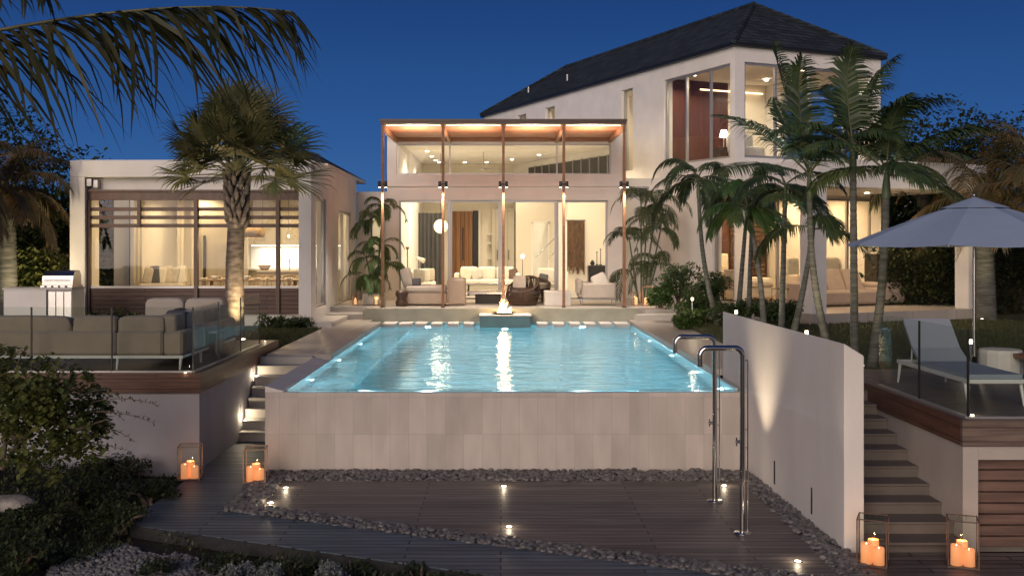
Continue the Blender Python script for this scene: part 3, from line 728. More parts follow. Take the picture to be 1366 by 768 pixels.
# inner partition with doorway + stair rail
pu = (-.4077, .9131); pn = (-.9131, -.4077)
Yp = 38.6
t = thing('stair_partition', 'white partition with a doorway and slanted stair rail behind the armchair', 'partition wall', (X(728, Yp), Yp, TERR))
m = MB(); m.wall((0, Yp), HU, HN, .1, X(688, Yp), X(756, Yp), TERR, 5.2, [(X(711, Yp), X(731, Yp), TERR-.1, Z(298, Yp))]); m.build('wall', M['stucco_in'], t)
m = MB(); m.box(X(709, Yp), X(711, Yp), Yp-.03, Yp-.003, TERR, Z(296, Yp)); m.box(X(731, Yp), X(733, Yp), Yp-.03, Yp-.003, TERR, Z(296, Yp)); m.box(X(709, Yp), X(733, Yp), Yp-.03, Yp-.003, Z(298, Yp)+.001, Z(296, Yp)+.03); m.build('door_frame', M['ceiling_white'], t)
m = MB(); m.tube([P(714, 344, Yp-.2), P(741, 316, Yp-.2)], .02, 8); m.tube([P(732, 345, Yp-.2), P(741, 335, Yp-.2)], .015, 8); m.build('stair_rail', M['steel'], t)
# floor lamp bulb
t = thing('floor_lamp', 'slim floor lamp with a bright bare bulb by the white partition', 'lamp', (X(697, 37), 37, TERR))
m = MB(); m.tube([(X(697, 37), 37, TERR+.02), (X(697, 37), 37, Z(345, 37))], .01, 8); m.lathe(X(697, 37), 37, [(0, TERR), (.13, TERR), (.13, TERR+.02), (0, TERR+.025)]); m.build('stand', M['dark_metal'], t)
m = MB(); m.sphere((X(697, 37), 37, Z(342, 37)), .07, 12); m.build('bulb', M['lamp_glow'], t)
lamp('POINT', (X(697, 37), 36.8, Z(342, 37)), 25, WARMW, .08, name='bulb_lamp', parent=t)
# macrame hanging on wing wall plane near the front right
t = thing('macrame_hanging', 'long brown macrame hanging on the pale wall right of the glass doors', 'wall hanging', (X(768, 35), 35, Z(366, 35)))
m = MB(); r_ = random.Random(3)
for k in range(26):
    x = X(757+k*.9, 35); m.box(x-.012, x+.009, 34.98+r_.uniform(-.015, .015), 35.0, Z(364+r_.uniform(-9, 3), 35), Z(295, 35))
m.build('strands', M['macrame'], t)
m = MB(); m.tube([(X(755, 35), 34.97, Z(294, 35)), (X(781, 35), 34.97, Z(294, 35))], .02, 8); m.build('rod', M['dark_wood'], t)
m = MB(); m.wall((0, 35.05), HU, HN, .1, X(757, 35), X(835, 35), TERR, 5.2); 
m.build('partition', M['stucco_in'], hall)

# ============================================================ PERGOLA
YP = 27.83
pg = thing('pergola', 'timber-roofed pergola on five slim tall posts in front of the hall', 'pergola', (0, YP, TERR))
ppx = [510.5, 591, 671.5, 752, 832.5]
zt = Z(161, YP)
for px in ppx:
    x = X(px, YP); m = MB(); m.box(x-.035, x+.035, YP-.07, YP+.07, TERR, zt-.1, .006); po = m.build('post', M['pergola_wood'], pg)
    m = MB(); m.box(x-.05, x+.05, YP-.085, YP+.085, TERR, TERR+.04); m.build('post_base', M['bronze'], po)
m = MB(); m.box(X(508, YP), X(835, YP), YP-.09, YP+.09, zt-.1, zt-.03); m.build('front_beam', M['bronze'], pg)
m = MB(); m.box(X(507, YP), X(836, YP), YP-.12, YW-.07, zt-.028, zt+.03); m.build('roof_panel', M['bronze'], pg)
m = MB(); m.box(X(509, YP), X(834, YP), YP+.1, YW-.08, zt-.10, zt-.03); m.build('soffit', M['soffit_wood'], pg)
for px in ppx:
    x = X(px, YP); m = MB(); m.box(x-.04, x+.04, YP+.1, YW-.08, zt-.24, zt-.102, .006); m.build('rafter', M['pergola_wood'], pg)
m = MB(); m.box(X(509, YP), X(834, YP), YW-.22, YW-.085, zt-.20, zt-.103); m.build('wall_plate', M['pergola_wood'], pg)
for i in range(4):
    a, b = X(ppx[i], YP)+.08, X(ppx[i+1], YP)-.08
    m = MB(); m.box(a, b, YP+.12, YP+.15, zt-.125, zt-.104); m.build('soffit_fill_strip', M['strip_glow'], pg)  # glowing strip added to brighten the soffit, no real fixture
    lamp('AREA', ((a+b)/2, YP+.9, zt-.75), 62, (1, .82, .64), .5, rot=(R(180), 0, 0), name='soffit_fill_lamp', parent=pg)  # added lamp hung below the soffit, facing up to warm wood and wall
zs = Z(246, YP)
for i, px in enumerate(ppx):
    x = X(px, YP)
    t = thing('wall_sconce', 'pair of black up-down spotlights clamped to the %s pergola post' % ['leftmost', 'second', 'middle', 'fourth', 'rightmost'][i], 'spotlight', (x, YP, zs), group='spotlights on the pergola posts')
    for s_ in (-1, 1):
        m = MB(); m.tube([(x+s_*.085, YP-.02, zs-.08), (x+s_*.085, YP-.02, zs+.08)], .04, 14); m.build('spot_body', M['black_lacquer'], t)
        m = MB(); m.tube([(x+s_*.085, YP-.02, zs-.083), (x+s_*.085, YP-.02, zs-.086)], .03, 12); m.build('lens', M['spot_lens'], t)
    m = MB(); m.box(x-.06, x+.06, YP-.1, YP-.072, zs-.02, zs+.02); m.build('bracket', M['black_lacquer'], t)
    lamp('SPOT', (x, YP-.19, zs-.10), 300, (1, .88, .72), .04, rot=(R(-6), 0, 0), spot=95, blend=.9, name='sconce_down', parent=t)
    lamp('SPOT', (x, YP-.02, zs+.12), 70, WARM, .03, rot=(R(180), 0, 0), spot=90, blend=.9, name='sconce_up', parent=t)

# ============================================================ TWO-STOREY WING
WA = R(24.06); C0 = (6.43, 28.8)
wing = thing('two_storey_wing', 'two-storey white wing with dark hipped shingle roof and tall corner windows', 'building', (C0[0], C0[1], TERR), WA)
dR = (math.cos(WA), math.sin(WA)); dL = (-math.sin(WA), math.cos(WA))
nIn = dR       # inward normal of the long wall
def tl(px): r = (px-HX)/F; return (C0[0]-C0[1]*r)/(math.sin(WA)+math.cos(WA)*r)
def zl(px, py): t = tl(px); return CZ+(HY-py)*(C0[1]+math.cos(WA)*t)/F
def tf(px): r = (px-HX)/F; return (C0[1]*r-C0[0])/(math.cos(WA)-math.sin(WA)*r)
def zf(px, py): t = tf(px); return CZ+(HY-py)*(C0[1]+math.sin(WA)*t)/F
WW, WLn = 5.22, 17.5; EZ = 8.65
def wpt(a, b): return (C0[0]+dR[0]*a+dL[0]*b, C0[1]+dR[1]*a+dL[1]*b)
long_ops = []
big = (tl(974)+.0, tl(886), 5.62, zl(975, 83)-.02)
tall = (tl(844), tl(829), zl(836, 228), zl(836, 119))
low = (tl(979), tl(951), TERR+.02, 4.6)
s1_ = (tl(740), tl(727), zl(733, 161), zl(733, 143)); s2_ = (tl(702), tl(690), zl(696, 166), zl(696, 153))
wz = [(tl(p1), tl(p0), 5.33, 6.25) for p0, p1 in ((757, 776), (779, 793), (797, 813))]
long_ops = [big, tall, low, s1_, s2_]
fw0, fw1 = tf(990), tf(1166)
up = (fw0, fw1, 5.62, zf(1000, 83)); lo_ = (tf(1000), WW-.3, TERR+.02, 4.55)
m = MB()
m.wall(C0, dL, nIn, .3, 0, WLn, TERR-.3, EZ, long_ops)
m.wall(C0, dR, dL, .3, .302, WW, TERR-.3, EZ, [(max(up[0], .32), up[1], up[2], up[3]), lo_])
Rc = wpt(WW, 0); m.wall(Rc, dL, (-dR[0], -dR[1]), .3, .302, WLn, TERR-.3, EZ, [(.6, 4.2, 5.62, 8.2)])
Bc = wpt(0, WLn); m.wall(Bc, dR, (-dL[0], -dL[1]), .3, .302, WW-.302, TERR-.3, EZ)
m.build('wall', M['stucco'], wing)
# roof: hipped with a small overhang
OV = .13
e0, e1, e2, e3 = wpt(-OV, -OV), wpt(WW+OV, -OV), wpt(WW+OV, WLn+OV), wpt(-OV, WLn+OV)
rz_ = EZ+1.93; r0, r1 = wpt(WW/2, WW/2), wpt(WW/2, WLn-WW/2)
rf = MB()
ez = EZ+.10
rf.add([(*e0, ez), (*e1, ez), (*e2, ez), (*e3, ez), (*r0, rz_), (*r1, rz_)], [(0, 1, 4), (2, 3, 5), (3, 0, 4, 5), (1, 2, 5, 4)])
roof = rf.build('roof', M['shingle'], wing)
rf = MB(); rf.prism([e0, e1, e2, e3], EZ+.003, EZ+.095); rf.build('eaves', M['dark_metal'], roof)
def cap(mb, a, b, w=.09):
    a, b = np.array(a), np.array(b); n = int(np.linalg.norm(b-a)/.28)
    for k in range(n):
        p = a+(b-a)*k/n; q = a+(b-a)*(k+1.12)/n; mb.tube([p, q], [w*.8, w], 6, smooth=False)
hc = MB(); cap(hc, (*e0, ez+.01), (*r0, rz_+.01)); cap(hc, (*e1, ez+.01), (*r0, rz_+.01)); cap(hc, (*r0, rz_), (*r1, rz_)); cap(hc, (*e3, ez+.01), (*r1, rz_+.01))
hc.build('ridge_caps', M['shingle'], roof)
for (px, py) in ((788, 87), (717, 114)):
    pass
for a_, b_ in ((.9, 11.6), (.9, 15.0)):
    p = wpt(a_, b_); z_ = EZ+.1+.7*a_; m = MB(); m.tube([(*p, z_-.05), (*p, z_+.28)], .045, 10); m.build('vent_pipe', M['alu'], roof)
window(wing, C0, dL, nIn, *big, M['alu'], fw=.06, dep=.08, d0=.06, mull=[tl(913), tl(945)], name='window')
window(wing, C0, dL, nIn, *tall, M['alu'], fw=.05, dep=.08, d0=.1, name='window')
window(wing, C0, dL, nIn, *s1_, M['alu'], fw=.04, dep=.06, d0=.12, name='window')
window(wing, C0, dL, nIn, *s2_, M['alu'], fw=.04, dep=.06, d0=.12, name='window')
window(wing, C0, dL, nIn, *low, M['alu'], fw=.07, dep=.08, d0=.06, name='glass_door')
for q in [tf(p) for p in ()]: pass
window(wing, C0, dR, dL, max(up[0], .32), up[1], up[2], up[3], M['alu'], fw=.07, dep=.08, d0=.06, mull=[tf(1037), tf(1083), tf(1128)], name='window')
window(wing, C0, dR, dL, lo_[0], lo_[1], lo_[2], lo_[3], M['alu'], fw=.07, dep=.08, d0=.06, mull=[tf(1040), tf(1078), tf(1133)], name='glass_door')
window(wing, Rc, dL, (-dR[0], -dR[1]), .6, 4.2, 5.62, 8.2, M['alu'], mull=[1.8, 3.0], name='window')
# inner dark clerestory panes of the hall on this wall
m = MB()
for w_ in ((tl(724), tl(627), 5.25, 5.9),): pass
def wing_box(mb, a0, a1, b0, b1, z0, z1): mb.prism([wpt(a0, b0), wpt(a1, b0), wpt(a1, b1), wpt(a0, b1)], z0, z1)
m = MB(); wing_box(m, .302, WW-.302, .302, 9.0, 5.30, 5.55); wing_box(m, .302, WW-.302, .302, 9.0, TERR-.2, TERR+.004); m.build('floor_slab', M['oak'], wing)
m = MB(); wing_box(m, .303, WW-.303, .303, WLn-.303, EZ-.12, EZ); wing_box(m, .303, WW-.303, .303, 9.0, 4.95, 5.298); m.build('ceiling', M['ceiling_white'], wing)
m = MB(); wing_box(m, .32, WW-.32, 4.9, 5.0, 5.56, EZ-.13); wing_box(m, .32, WW-.32, 4.9, 5.0, TERR+.01, 4.94); wing_box(m, 2.0, 2.1, 5.01, 12, 5.56, EZ-.13)
wing_box(m, .32, 2.0, 12, 12.1, 5.56, EZ-.13)
m.build('inner_wall', M['stucco_in'], wing)
# reddish timber panelling
m = MB(); wing_box(m, .33, 3.3, 4.82, 4.88, 5.57, EZ-.14); m.build('timber_panelling', M['red_wood'], wing)
m = MB(); wing_box(m, .35, 3.3, 4.8, 4.86, TERR+.02, 4.94); m.build('timber_panelling', M['red_wood'], wing)
m = MB(); wing_box(m, 2.2, 4.7, 4.79, 4.815, EZ-.42, EZ-.38); m.build('cove_light', M['strip_glow'], wing)
# louvred shutters downstairs, seen through the front glass
m = MB(); 
for a0, a1, b_ in ((3.35, 3.95, 4.7), (4.05, 4.75, 4.7)):
    for k in range(20): wing_box(m, a0, a1, b_, b_+.05, 1.65+.155*k, 1.65+.155*k+.115)
    wing_box(m, a0-.04, a0, b_-.02, b_+.07, 1.6, 4.8); wing_box(m, a1, a1+.04, b_-.02, b_+.07, 1.6, 4.8)
m.build('louvred_shutters', M['dark_wood'], wing)
# lights inside the wing (recessed)
for a_, b_, z_, p_ in ((1.2, 1.3, 8.45, 170), (3.7, 1.6, 8.45, 170), (1.2, 3.7, 8.45, 170), (3.9, 3.6, 8.45, 120), (1.1, 1.4, 4.9, 130), (3.6, 1.4, 4.9, 140), (1.5, 3.4, 4.9, 110), (4.0, 3.4, 4.9, 110)):
    q = wpt(a_, b_); lamp('SPOT', (*q, z_-.02), p_*(1.7 if z_ < 5 else .9), (1, .64, .31) if z_ < 5 else WARMW, .06, spot=165, blend=.4, name='ceiling_lamp', parent=wing)
    m = MB(); m.tube([(*q, z_+.02), (*q, z_+.04)], .07, 12); m.build('downlight', M['down_glow'], wing)
for b_ in (6.4, 10.2): q = wpt(1.1, b_); lamp('SPOT', (*q, 8.45), 150, WARMW, .06, spot=165, name='ceiling_lamp', parent=wing)
q = wpt(1.2, 14.5); lamp('SPOT', (*q, 8.45), 200, WARMW, .06, spot=165, name='ceiling_lamp', parent=wing)
# terrace porch
m = MB(); wing_box(m, -.35, WW, -3.75, -.003, 4.62, 5.30); m.build('porch_roof', M['stucco'], wing)
for a_ in (-.26, 4.88):
    m = MB(); wing_box(m, a_-.22, a_+.22, -3.68, -3.24, 1.2, 4.618); m.build('porch_pillar', M['stucco'], wing)
m = MB(); wing_box(m, 4.84, 5.14, .0-.4, -.003, 1.2, 4.618); m.build('porch_pillar', M['stucco'], wing)
m = MB(); wing_box(m, -.6, WW+.3, -3.8, -.003, 1.22, TERR-.002); m.prism([(4.76, 27.9), (5.75, 26.4), wpt(-.602, -2.4), wpt(-.002, .0), wpt(0, 6.6), (4.76, 31.6)], 1.22, TERR-.004)
struct('porch_terrace', m, M['paving'])
for a_, b_ in ((.8, -1.8), (3.0, -1.8)):
    q = wpt(a_, b_); lamp('SPOT', (*q, 4.58), 130, (1, .68, .38), .05, spot=160, blend=.5, name='porch_lamp', parent=wing)
    m = MB(); m.tube([(*q, 4.60), (*q, 4.615)], .06, 12); m.build('downlight', M['down_glow'], wing)
# link wall between hall and wing
lk = thing('link_wall', 'low white link wall with a small dark window between hall and wing', 'wall', (4.4, 32.2, TERR))
m = MB(); m.wall((0, 32.2), HU, HN, .25, 3.775, 4.92, TERR, 5.25, [(X(839, 32.2), X(866, 32.2), Z(264, 32.2), Z(249, 32.2))]); m.build('wall', M['stucco'], lk)
window(lk, (0, 32.2), HU, HN, X(839, 32.2), X(866, 32.2), Z(264, 32.2), Z(249, 32.2), M['alu'], fw=.04, mull=[X(853, 32.2)], glass=M['dim_glass'])
# dark high panes on the wing side of the hall interior
hp = MB(); fr_ = MB()
for k in range(11):
    t0 = 6.3+k*.62; hp.prism([wpt(-.03, t0+.03), wpt(-.006, t0+.03), wpt(-.006, t0+.57), wpt(-.03, t0+.57)], 5.45, 6.2)
    fr_.prism([wpt(-.05, t0-.02), wpt(-.004, t0-.02), wpt(-.004, t0+.025), wpt(-.05, t0+.025)], 5.42, 6.23)
hp.build('high_panes', M['dim_glass'] if 0 else M['black_lacquer'], hall); fr_.build('pane_frame', M['alu'], hall)

# ============================================================ LEFT PAVILION
YL = 25.45; px0, px1 = -10.45, -4.6
pav = thing('garden_pavilion', 'low white flat-fronted pavilion with slatted timber-framed window on the left', 'building', (-7.5, YL, 1.22))
tz = 5.25
m = MB()
m.box(px0, px0+.36, YL, YL+.45, 1.1, 4.85); m.box(px1-.30, px1, YL, YL+.30, 1.1, 4.85)
m.box(px0, px1, YL, YL+.45, 4.852, tz, .01); m.build('front_frame', M['stucco'], pav)
m = MB(); m.box(px0+.36, px1-.3, YL+.28, YL+.44, 4.5, 4.85); m.build('lintel', M['stucco'], pav)
# side wall toward the pool path
sO = (px1, YL+.302); sU = (0, 1); sN = (-1, 0); SL = 33.4-YL-.302
def ts(px): return -px1*F/(HX-px)-sO[1]   # distance along the side wall for a photo column
ops = [(ts(421.5), ts(435), 1.62, 4.4), (ts(451.5), ts(468), 1.50, 4.2)]
m = MB(); m.wall(sO, sU, sN, .25, 0, SL, 1.1, tz-.002, ops); m.build('side_wall', M['stucco'], pav)
window(pav, sO, sU, sN, *ops[0], M['alu'], fw=.06, name='side_window'); window(pav, sO, sU, sN, *ops[1], M['alu'], fw=.07, mull=[(ops[1][0]+ops[1][1])/2], name='side_door')
BY = 33.1
m = MB(); m.box(px0, px1-.255, BY, BY+.3, 1.2, tz-.003); m.build('back_wall', M['stucco_in'], pav)
m = MB(); m.box(px0+.002, px0+.25, YL+.46, YL+1.2, 1.2, 4.85); m.box(px0+.002, px0+.25, 29.6, BY-.003, 1.2, 4.85); m.box(px0+.002, px0+.25, YL+.455, BY-.003, 4.852, tz-.003); m.build('left_wall', M['stucco'], pav)
m = MB(); m.box(px0+.25, px1-.25, YL+.46, BY-.003, 4.72, 4.84); m.build('ceiling', M['ceiling_white'], pav)
m = MB(); m.box(px0-.02, px1+.02, YL+.44, BY+.32, tz+.002, tz+.05); m.build('flat_roof', M['ceiling_white'], pav)
m = MB(); m.box(px0+.25, px1-.255, YL+.5, BY, 1.25, TERR-.002); m.build('floor', M['oak'], pav)
# slatted timber screen with low boards
zb_, zt_ = TERR-.02, Z(256, YL+.2)
scr = MB()
lx0, lx1 = X(116, YL+.2), X(403, YL+.2)
m = MB(); m.box(lx0, lx1, YL+.18, YL+.27, zt_-.20, zt_-.002); m.box(lx0, lx1, YL+.13, YL+.30, zt_, zt_+.05); m.build('screen_head', M['frame_brown'], pav)
for px in (118.5, 262, 371, 402):
    x = X(px, YL+.2); m = MB(); m.box(x-.045, x+.045, YL+.13, YL+.27, zb_, zt_-.201, .004); m.build('screen_post', M['frame_brown'], pav)
for px in (186, 331):
    x = X(px, YL+.2); m = MB(); m.box(x-.04, x+.04, YL+.14, YL+.22, Z(301, YL+.2), zt_-.201, .004); m.build('screen_post', M['frame_brown'], pav)
for py in (279, 290, 301):
    m = MB(); m.box(lx0+.05, lx1-.05, YL+.225, YL+.26, Z(py, YL+.2)-.045, Z(py, YL+.2)+.045); m.build('screen_slat', M['frame_brown'], pav)
m = MB(); m.box(lx0+.09, lx1-.02, YL+.20, YL+.28, zb_, Z(384.5, YL+.2)); m.build('low_boards', M['louvre_wood'], pav)
m = MB(); m.box(lx0+.09, lx1-.02, YL+.18, YL+.30, Z(384.5, YL+.2)+.002, Z(381.5, YL+.2)); m.build('sill', M['alu'], pav)
m = MB(); m.box(px0+.37, px1-.31, YL+.34, YL+.44, 1.1, zb_-.004); m.build('plinth', M['stucco'], pav)
g_ = MB(); g_.box(lx0, lx1, YL+.305, YL+.315, Z(381, YL+.2), zt_); g_.build('pane', M['glass'], pav)
# outdoor wall speaker in upper left corner
m = MB(); m.box(X(114, YL), X(120, YL)+.02, YL+.05, YL+.2, Z(248, YL), Z(238, YL), .01); m.box(X(121.5, YL)+.0, X(129, YL), YL+.1, YL+.27, Z(250, YL), Z(239, YL), .02)
tag(m.build('wall_speaker', M['alu'], origin=(-10, YL+.1, 4.7)), 'small grey wall-mounted speaker in the upper left corner of the pavilion front', 'speaker')
# dark hipped roof behind the parapet
rf = MB(); zz = 5.40
m = MB(); m.box(-8.98, -4.65, 28.22, 36.18, tz+.052, 5.395); m.build('roof_kerb', M['stucco'], pav)
A_ = [(-9.0, 28.2), (-4.64, 28.2), (-4.64, 36.2), (-9.0, 36.2)]; a1 = (-7.9, 31.6, 6.12); a2 = (-5.9, 33.0, 6.12)
rf.add([(*A_[0], zz), (*A_[1], zz), (*A_[2], zz), (*A_[3], zz), a1, a2], [(0, 1, 5, 4), (2, 3, 4, 5), (1, 2, 5), (3, 0, 4)])
pr = rf.build('roof', M['shingle'], pav)
for (x, y, p_) in ((-9.2, 27.5, 70), (-7.3, 27.4, 75), (-5.6, 27.6, 70), (-9.0, 31, 80), (-7.0, 31, 70), (-5.6, 31.2, 80)):
    lamp('SPOT', (x, y, 4.68), p_*2.1, (1, .71, .36), .06, spot=165, blend=.4, name='ceiling_lamp', parent=pav)
    m = MB(); m.tube([(x, y, 4.70), (x, y, 4.715)], .06, 12); m.build('downlight', M['down_glow'], pav)
# inner partitions seen through the window
m = MB(); m.box(X(152, 30), X(172, 30), 30, 30.12, TERR, 4.7); m.box(X(262, 31.5), X(330, 31.5), 31.5, 31.6, TERR, 4.7); m.build('partition', M['cabinet'], pav)
for a_, b_ in ((179, 190), (236, 246), (254, 261)):
    m = MB(); v, f = drape(X(a_, 29), X(b_, 29), 29, TERR+.02, 4.65, .03, .1); m.add(v, f, True)
    tag(m.build('curtain', M['curtain_light'], origin=(X(a_, 29), 29, TERR)), 'cream floor-length curtain in the pavilion, %s' % {179: 'the leftmost of three', 236: 'just right of the pillow bed', 254: 'the rightmost, next to the timber post'}[a_], 'curtain', 'cream curtains in the pavilion')
m = MB(); m.box(X(271, 31.4), X(273.5, 31.4), 31.40, 31.495, Z(372, 31.4), Z(314, 31.4)); tag(m.build('tall_handle', M['black_lacquer'], origin=(X(272, 31.4), 31.4, 2.2)), 'tall thin black pull handle on the pale panelling inside the pavilion', 'handle')
m = MB(); m.box(X(290, 31.4), X(305, 31.4), 31.38, 31.495, Z(372, 31.4), Z(324, 31.4)); tag(m.build('framed_panel', M['ceramic'], origin=(X(297, 31.4), 31.4, 2.2)), 'grey-brown framed panel behind the palm trunk inside the pavilion', 'wall panel')

# connector between pavilion and hall
cn = thing('link_building', 'recessed white link with lit window behind the potted palm', 'building', (-4, 33.5, TERR))
m = MB(); m.wall((0, 33.42), HU, HN, .25, -4.59, xl-.01, TERR-.2, 4.9, [(X(494, 33.4), X(514, 33.4), TERR+.05, 4.35)]); m.build('wall', M['stucco'], cn)
window(cn, (0, 33.42), HU, HN, X(494, 33.4), X(514, 33.4), TERR+.05, 4.35, M['alu'], name='window')
m = MB(); m.box(-4.7, -3.3, 36, 36.1, TERR-.2, 4.9); m.build('back_wall', M['stucco_in'], cn)
m = MB(); m.box(-4.7, -3.3, 33.68, 36, 4.8, 4.9); m.build('roof', M['ceiling_white'], cn)
lamp('SPOT', (-4.0, 34.6, 4.75), 110, WARMW, .06, spot=165, name='ceiling_lamp', parent=cn)
# ============================================================ FURNITURE INDOORS
def bx(name, m_, parent, *b, bev=0.0):
    m = MB(); m.box(*b, b=bev) if False else m.box(b[0], b[1], b[2], b[3], b[4], b[5], bev); return m.build(name, M[m_], parent)
def cush(name, m_, parent, x0, x1, y0, y1, z0, z1, seed=0, rot=None):
    m = MB(); m.cushion(x0, x1, y0, y1, z0, z1, seed=seed)
    if rot is not None:
        c = Vector(((x0+x1)/2, (y0+y1)/2, (z0+z1)/2)); A = Matrix.Translation(c) @ Matrix.Rotation(rot[0], 4, 'X') @ Matrix.Rotation(rot[1], 4, 'Y') @ Matrix.Rotation(rot[2], 4, 'Z') @ Matrix.Translation(-c)
        A = np.array(A); V = m.v[0]; m.v[0] = V @ A[:3, :3].T + A[:3, 3]
    return m.build(name, M[m_], parent)
T = TERR
# living-room sofa
sx0, sx1, sy = X(606, 37.4), X(694, 37.4), 37.4
t = thing('sofa', 'long cream sofa in the middle of the living room facing the glass doors', 'sofa', ((sx0+sx1)/2, sy, T))
bx('base', 'cabinet', t, sx0, sx1, sy-.2, sy+.6, T+.08, T+.24, bev=.01)
bx('seat', 'linen_white', t, sx0+.15, sx1-.15, sy-.25, sy+.35, T+.241, T+.44, bev=.04)
for k in range(3):
    a = sx0+.2+k*(sx1-sx0-.4)/3; cush('back_cushion', 'linen_white', t, a, a+(sx1-sx0-.4)/3-.02, sy+.2, sy+.5, T+.42, T+.88, k)
for a in (sx0, sx1-.17): bx('armrest', 'linen_white', t, a, a+.17, sy-.22, sy+.6, T+.1, T+.66, bev=.04)
for k, (a, mm_) in enumerate(((sx0+.25, 'cushion_cream'), (sx0+.6, 'ceramic'), (sx1-.75, 'ceramic'), (sx1-.45, 'rattan'))):
    cush('throw_pillow', mm_, t, a, a+.38, sy-.02, sy+.14, T+.42, T+.80, k+9, (R(-18), R(15*(-1)**k), 0))
t = thing('coffee_table', 'low wide glass-topped table in front of the cream sofa', 'table', (X(655, 34.6), 34.6, T))
bx('tabletop', 'steel', t, X(620, 34.6), X(676, 34.6), 34.3, 35.1, T+.36, T+.41, bev=.01)
for a in (X(624, 34.6), X(672, 34.6)-.05): bx('leg', 'dark_metal', t, a, a+.05, 34.4, 35.0, T, T+.358)
# second sofa on the left, white end table with pillows
t = thing('sofa', 'cream side sofa with patterned pillows at the left end of the living room', 'sofa', (X(565, 34), 34, T))
bx('base', 'linen_white', t, X(545, 34), X(578, 34), 33.4, 35.4, T+.06, T+.45, bev=.04)
bx('backrest', 'linen_white', t, X(545, 34)-.02, X(545, 34)+.2, 33.4, 35.4, T+.452, T+.82, bev=.04)
for k, q in enumerate((33.6, 34.1, 34.6)): cush('throw_pillow', ['ceramic', 'linen_white', 'cushion_cream'][k], t, X(552, 34)+k*.12, X(562, 34)+k*.12+.15, q, q+.16, T+.46, T+.88, k, (R(-15), 0, 0))
t = thing('desk_lamp', 'white angled reading lamp standing among the pillows at the left', 'lamp', (X(560, 35.6), 35.6, T))
m = MB(); m.tube([(X(560, 35.6), 35.6, T), (X(560, 35.6), 35.6, T+1.18)], .012, 8); m.build('stem', M['white_metal'], t)
m = MB(); m.tube([(X(556, 35.6), 35.6, T+1.22), (X(566, 35.6), 35.5, T+1.12)], [.05, .09], 12); m.build('shade', M['linen_white'], t)
# wooden armchair
cxa, cya = X(729, 34), 34.0
t = thing('wooden_armchair', 'dark wood framed armchair with cream cushions behind the cube table', 'armchair', (cxa, cya, T))
for sx in (-.3, .3):
    m = MB(); m.tube([(cxa+sx, cya-.3, T), (cxa+sx*1.02, cya-.25, T+.56)], .022, 8); m.tube([(cxa+sx, cya+.35, T), (cxa+sx, cya+.25, T+.58)], .022, 8); m.tube([(cxa+sx*1.02, cya-.32, T+.57), (cxa+sx, cya+.34, T+.60)], .028, 8)
    m.build('side_frame', M['door_wood'], t)
cush('seat_cushion', 'cushion_cream', t, cxa-.27, cxa+.27, cya-.28, cya+.28, T+.28, T+.44, 2)
cush('back_cushion', 'linen_white', t, cxa-.27, cxa+.27, cya+.18, cya+.34, T+.42, T+.90, 3, (R(-12), 0, 0))
cush('throw_pillow', 'cushion_dark', t, cxa-.25, cxa+.05, cya+.0, cya+.14, T+.45, T+.72, 4, (R(-15), R(12), 0))
# black console with candlesticks
t = thing('console_cabinet', 'small black console cabinet against the pale wall at the right of the living room', 'cabinet', (X(798, 34), 34.2, T))
bx('cabinet_body', 'black_lacquer', t, X(785, 34), X(811, 34), 34.0, 34.45, T+.15, Z(354, 34), bev=.01)
for a in (X(786, 34), X(810, 34)-.03): bx('leg', 'black_lacquer', t, a, a+.03, 34.03, 34.4, T, T+.149)
for px, h, nm in ((797, 17, 'taller'), (802, 21, 'tallest, right-hand')):
    m = MB(); z0 = Z(354, 34)+.002; m.lathe(X(px, 34), 34.2, [(0, z0), (.05, z0), (.05, z0+.02), (.012, z0+.04), (.012, z0+h*.024), (.035, z0+h*.024+.01), (.03, z0+h*.024+.03), (0, z0+h*.024+.03)], 12)
    tag(m.build('candlestick', M['dark_metal'], origin=(X(px, 34), 34.2, z0)), 'thin black candlestick on the console, the %s one' % ('shorter' if px == 797 else 'taller'), 'candlestick', 'candlesticks on the black console')
m = MB(); m.lathe(X(791, 34), 34.2, [(0, z0), (.06, z0), (.08, z0+.08), (.04, z0+.14), (.03, z0+.17), (0, z0+.17)], 14); tag(m.build('vase', M['black_lacquer'], origin=(X(791, 34), 34.2, z0)), 'squat black vase at the left end of the black console', 'vase')
# sculpture on stand left
m = MB(); xq = X(543.5, 33.4); m.lathe(xq, 33.4, [(0, T), (.09, T), (.09, T+.03), (.02, T+.06), (.02, T+.55), (.07, T+.6), (.02, T+.68), (.02, T+1.5), (.06, T+1.54), (.06, T+1.6), (0, T+1.6)], 14)
tag(m.build('totem_sculpture', M['oak'], origin=(xq, 33.4, T)), 'slim turned wooden totem standing behind the left glass door', 'sculpture')

# pavilion interior: pillow bed, dining set, kitchen
t = thing('pillow_daybed', 'cream upholstered bench piled with pillows between curtains in the pavilion', 'daybed', (X(212, 28.5), 28.5, T))
bx('base', 'cushion_cream', t, X(190, 28.5), X(245, 28.5), 28.2, 29.2, T, T+.62, bev=.04)
for k in range(6): cush('pillow', ['cushion_cream', 'cushion_dark', 'linen_white', 'cushion_cream', 'ceramic', 'linen_white'][k], t, X(192+k*8.2, 28.6), X(205+k*8.2, 28.6), 28.5+.04*k, 28.75+.04*k, T+.58, T+1.03+.05*(k % 2), k, (R(-12), R(8*(-1)**k), 0))
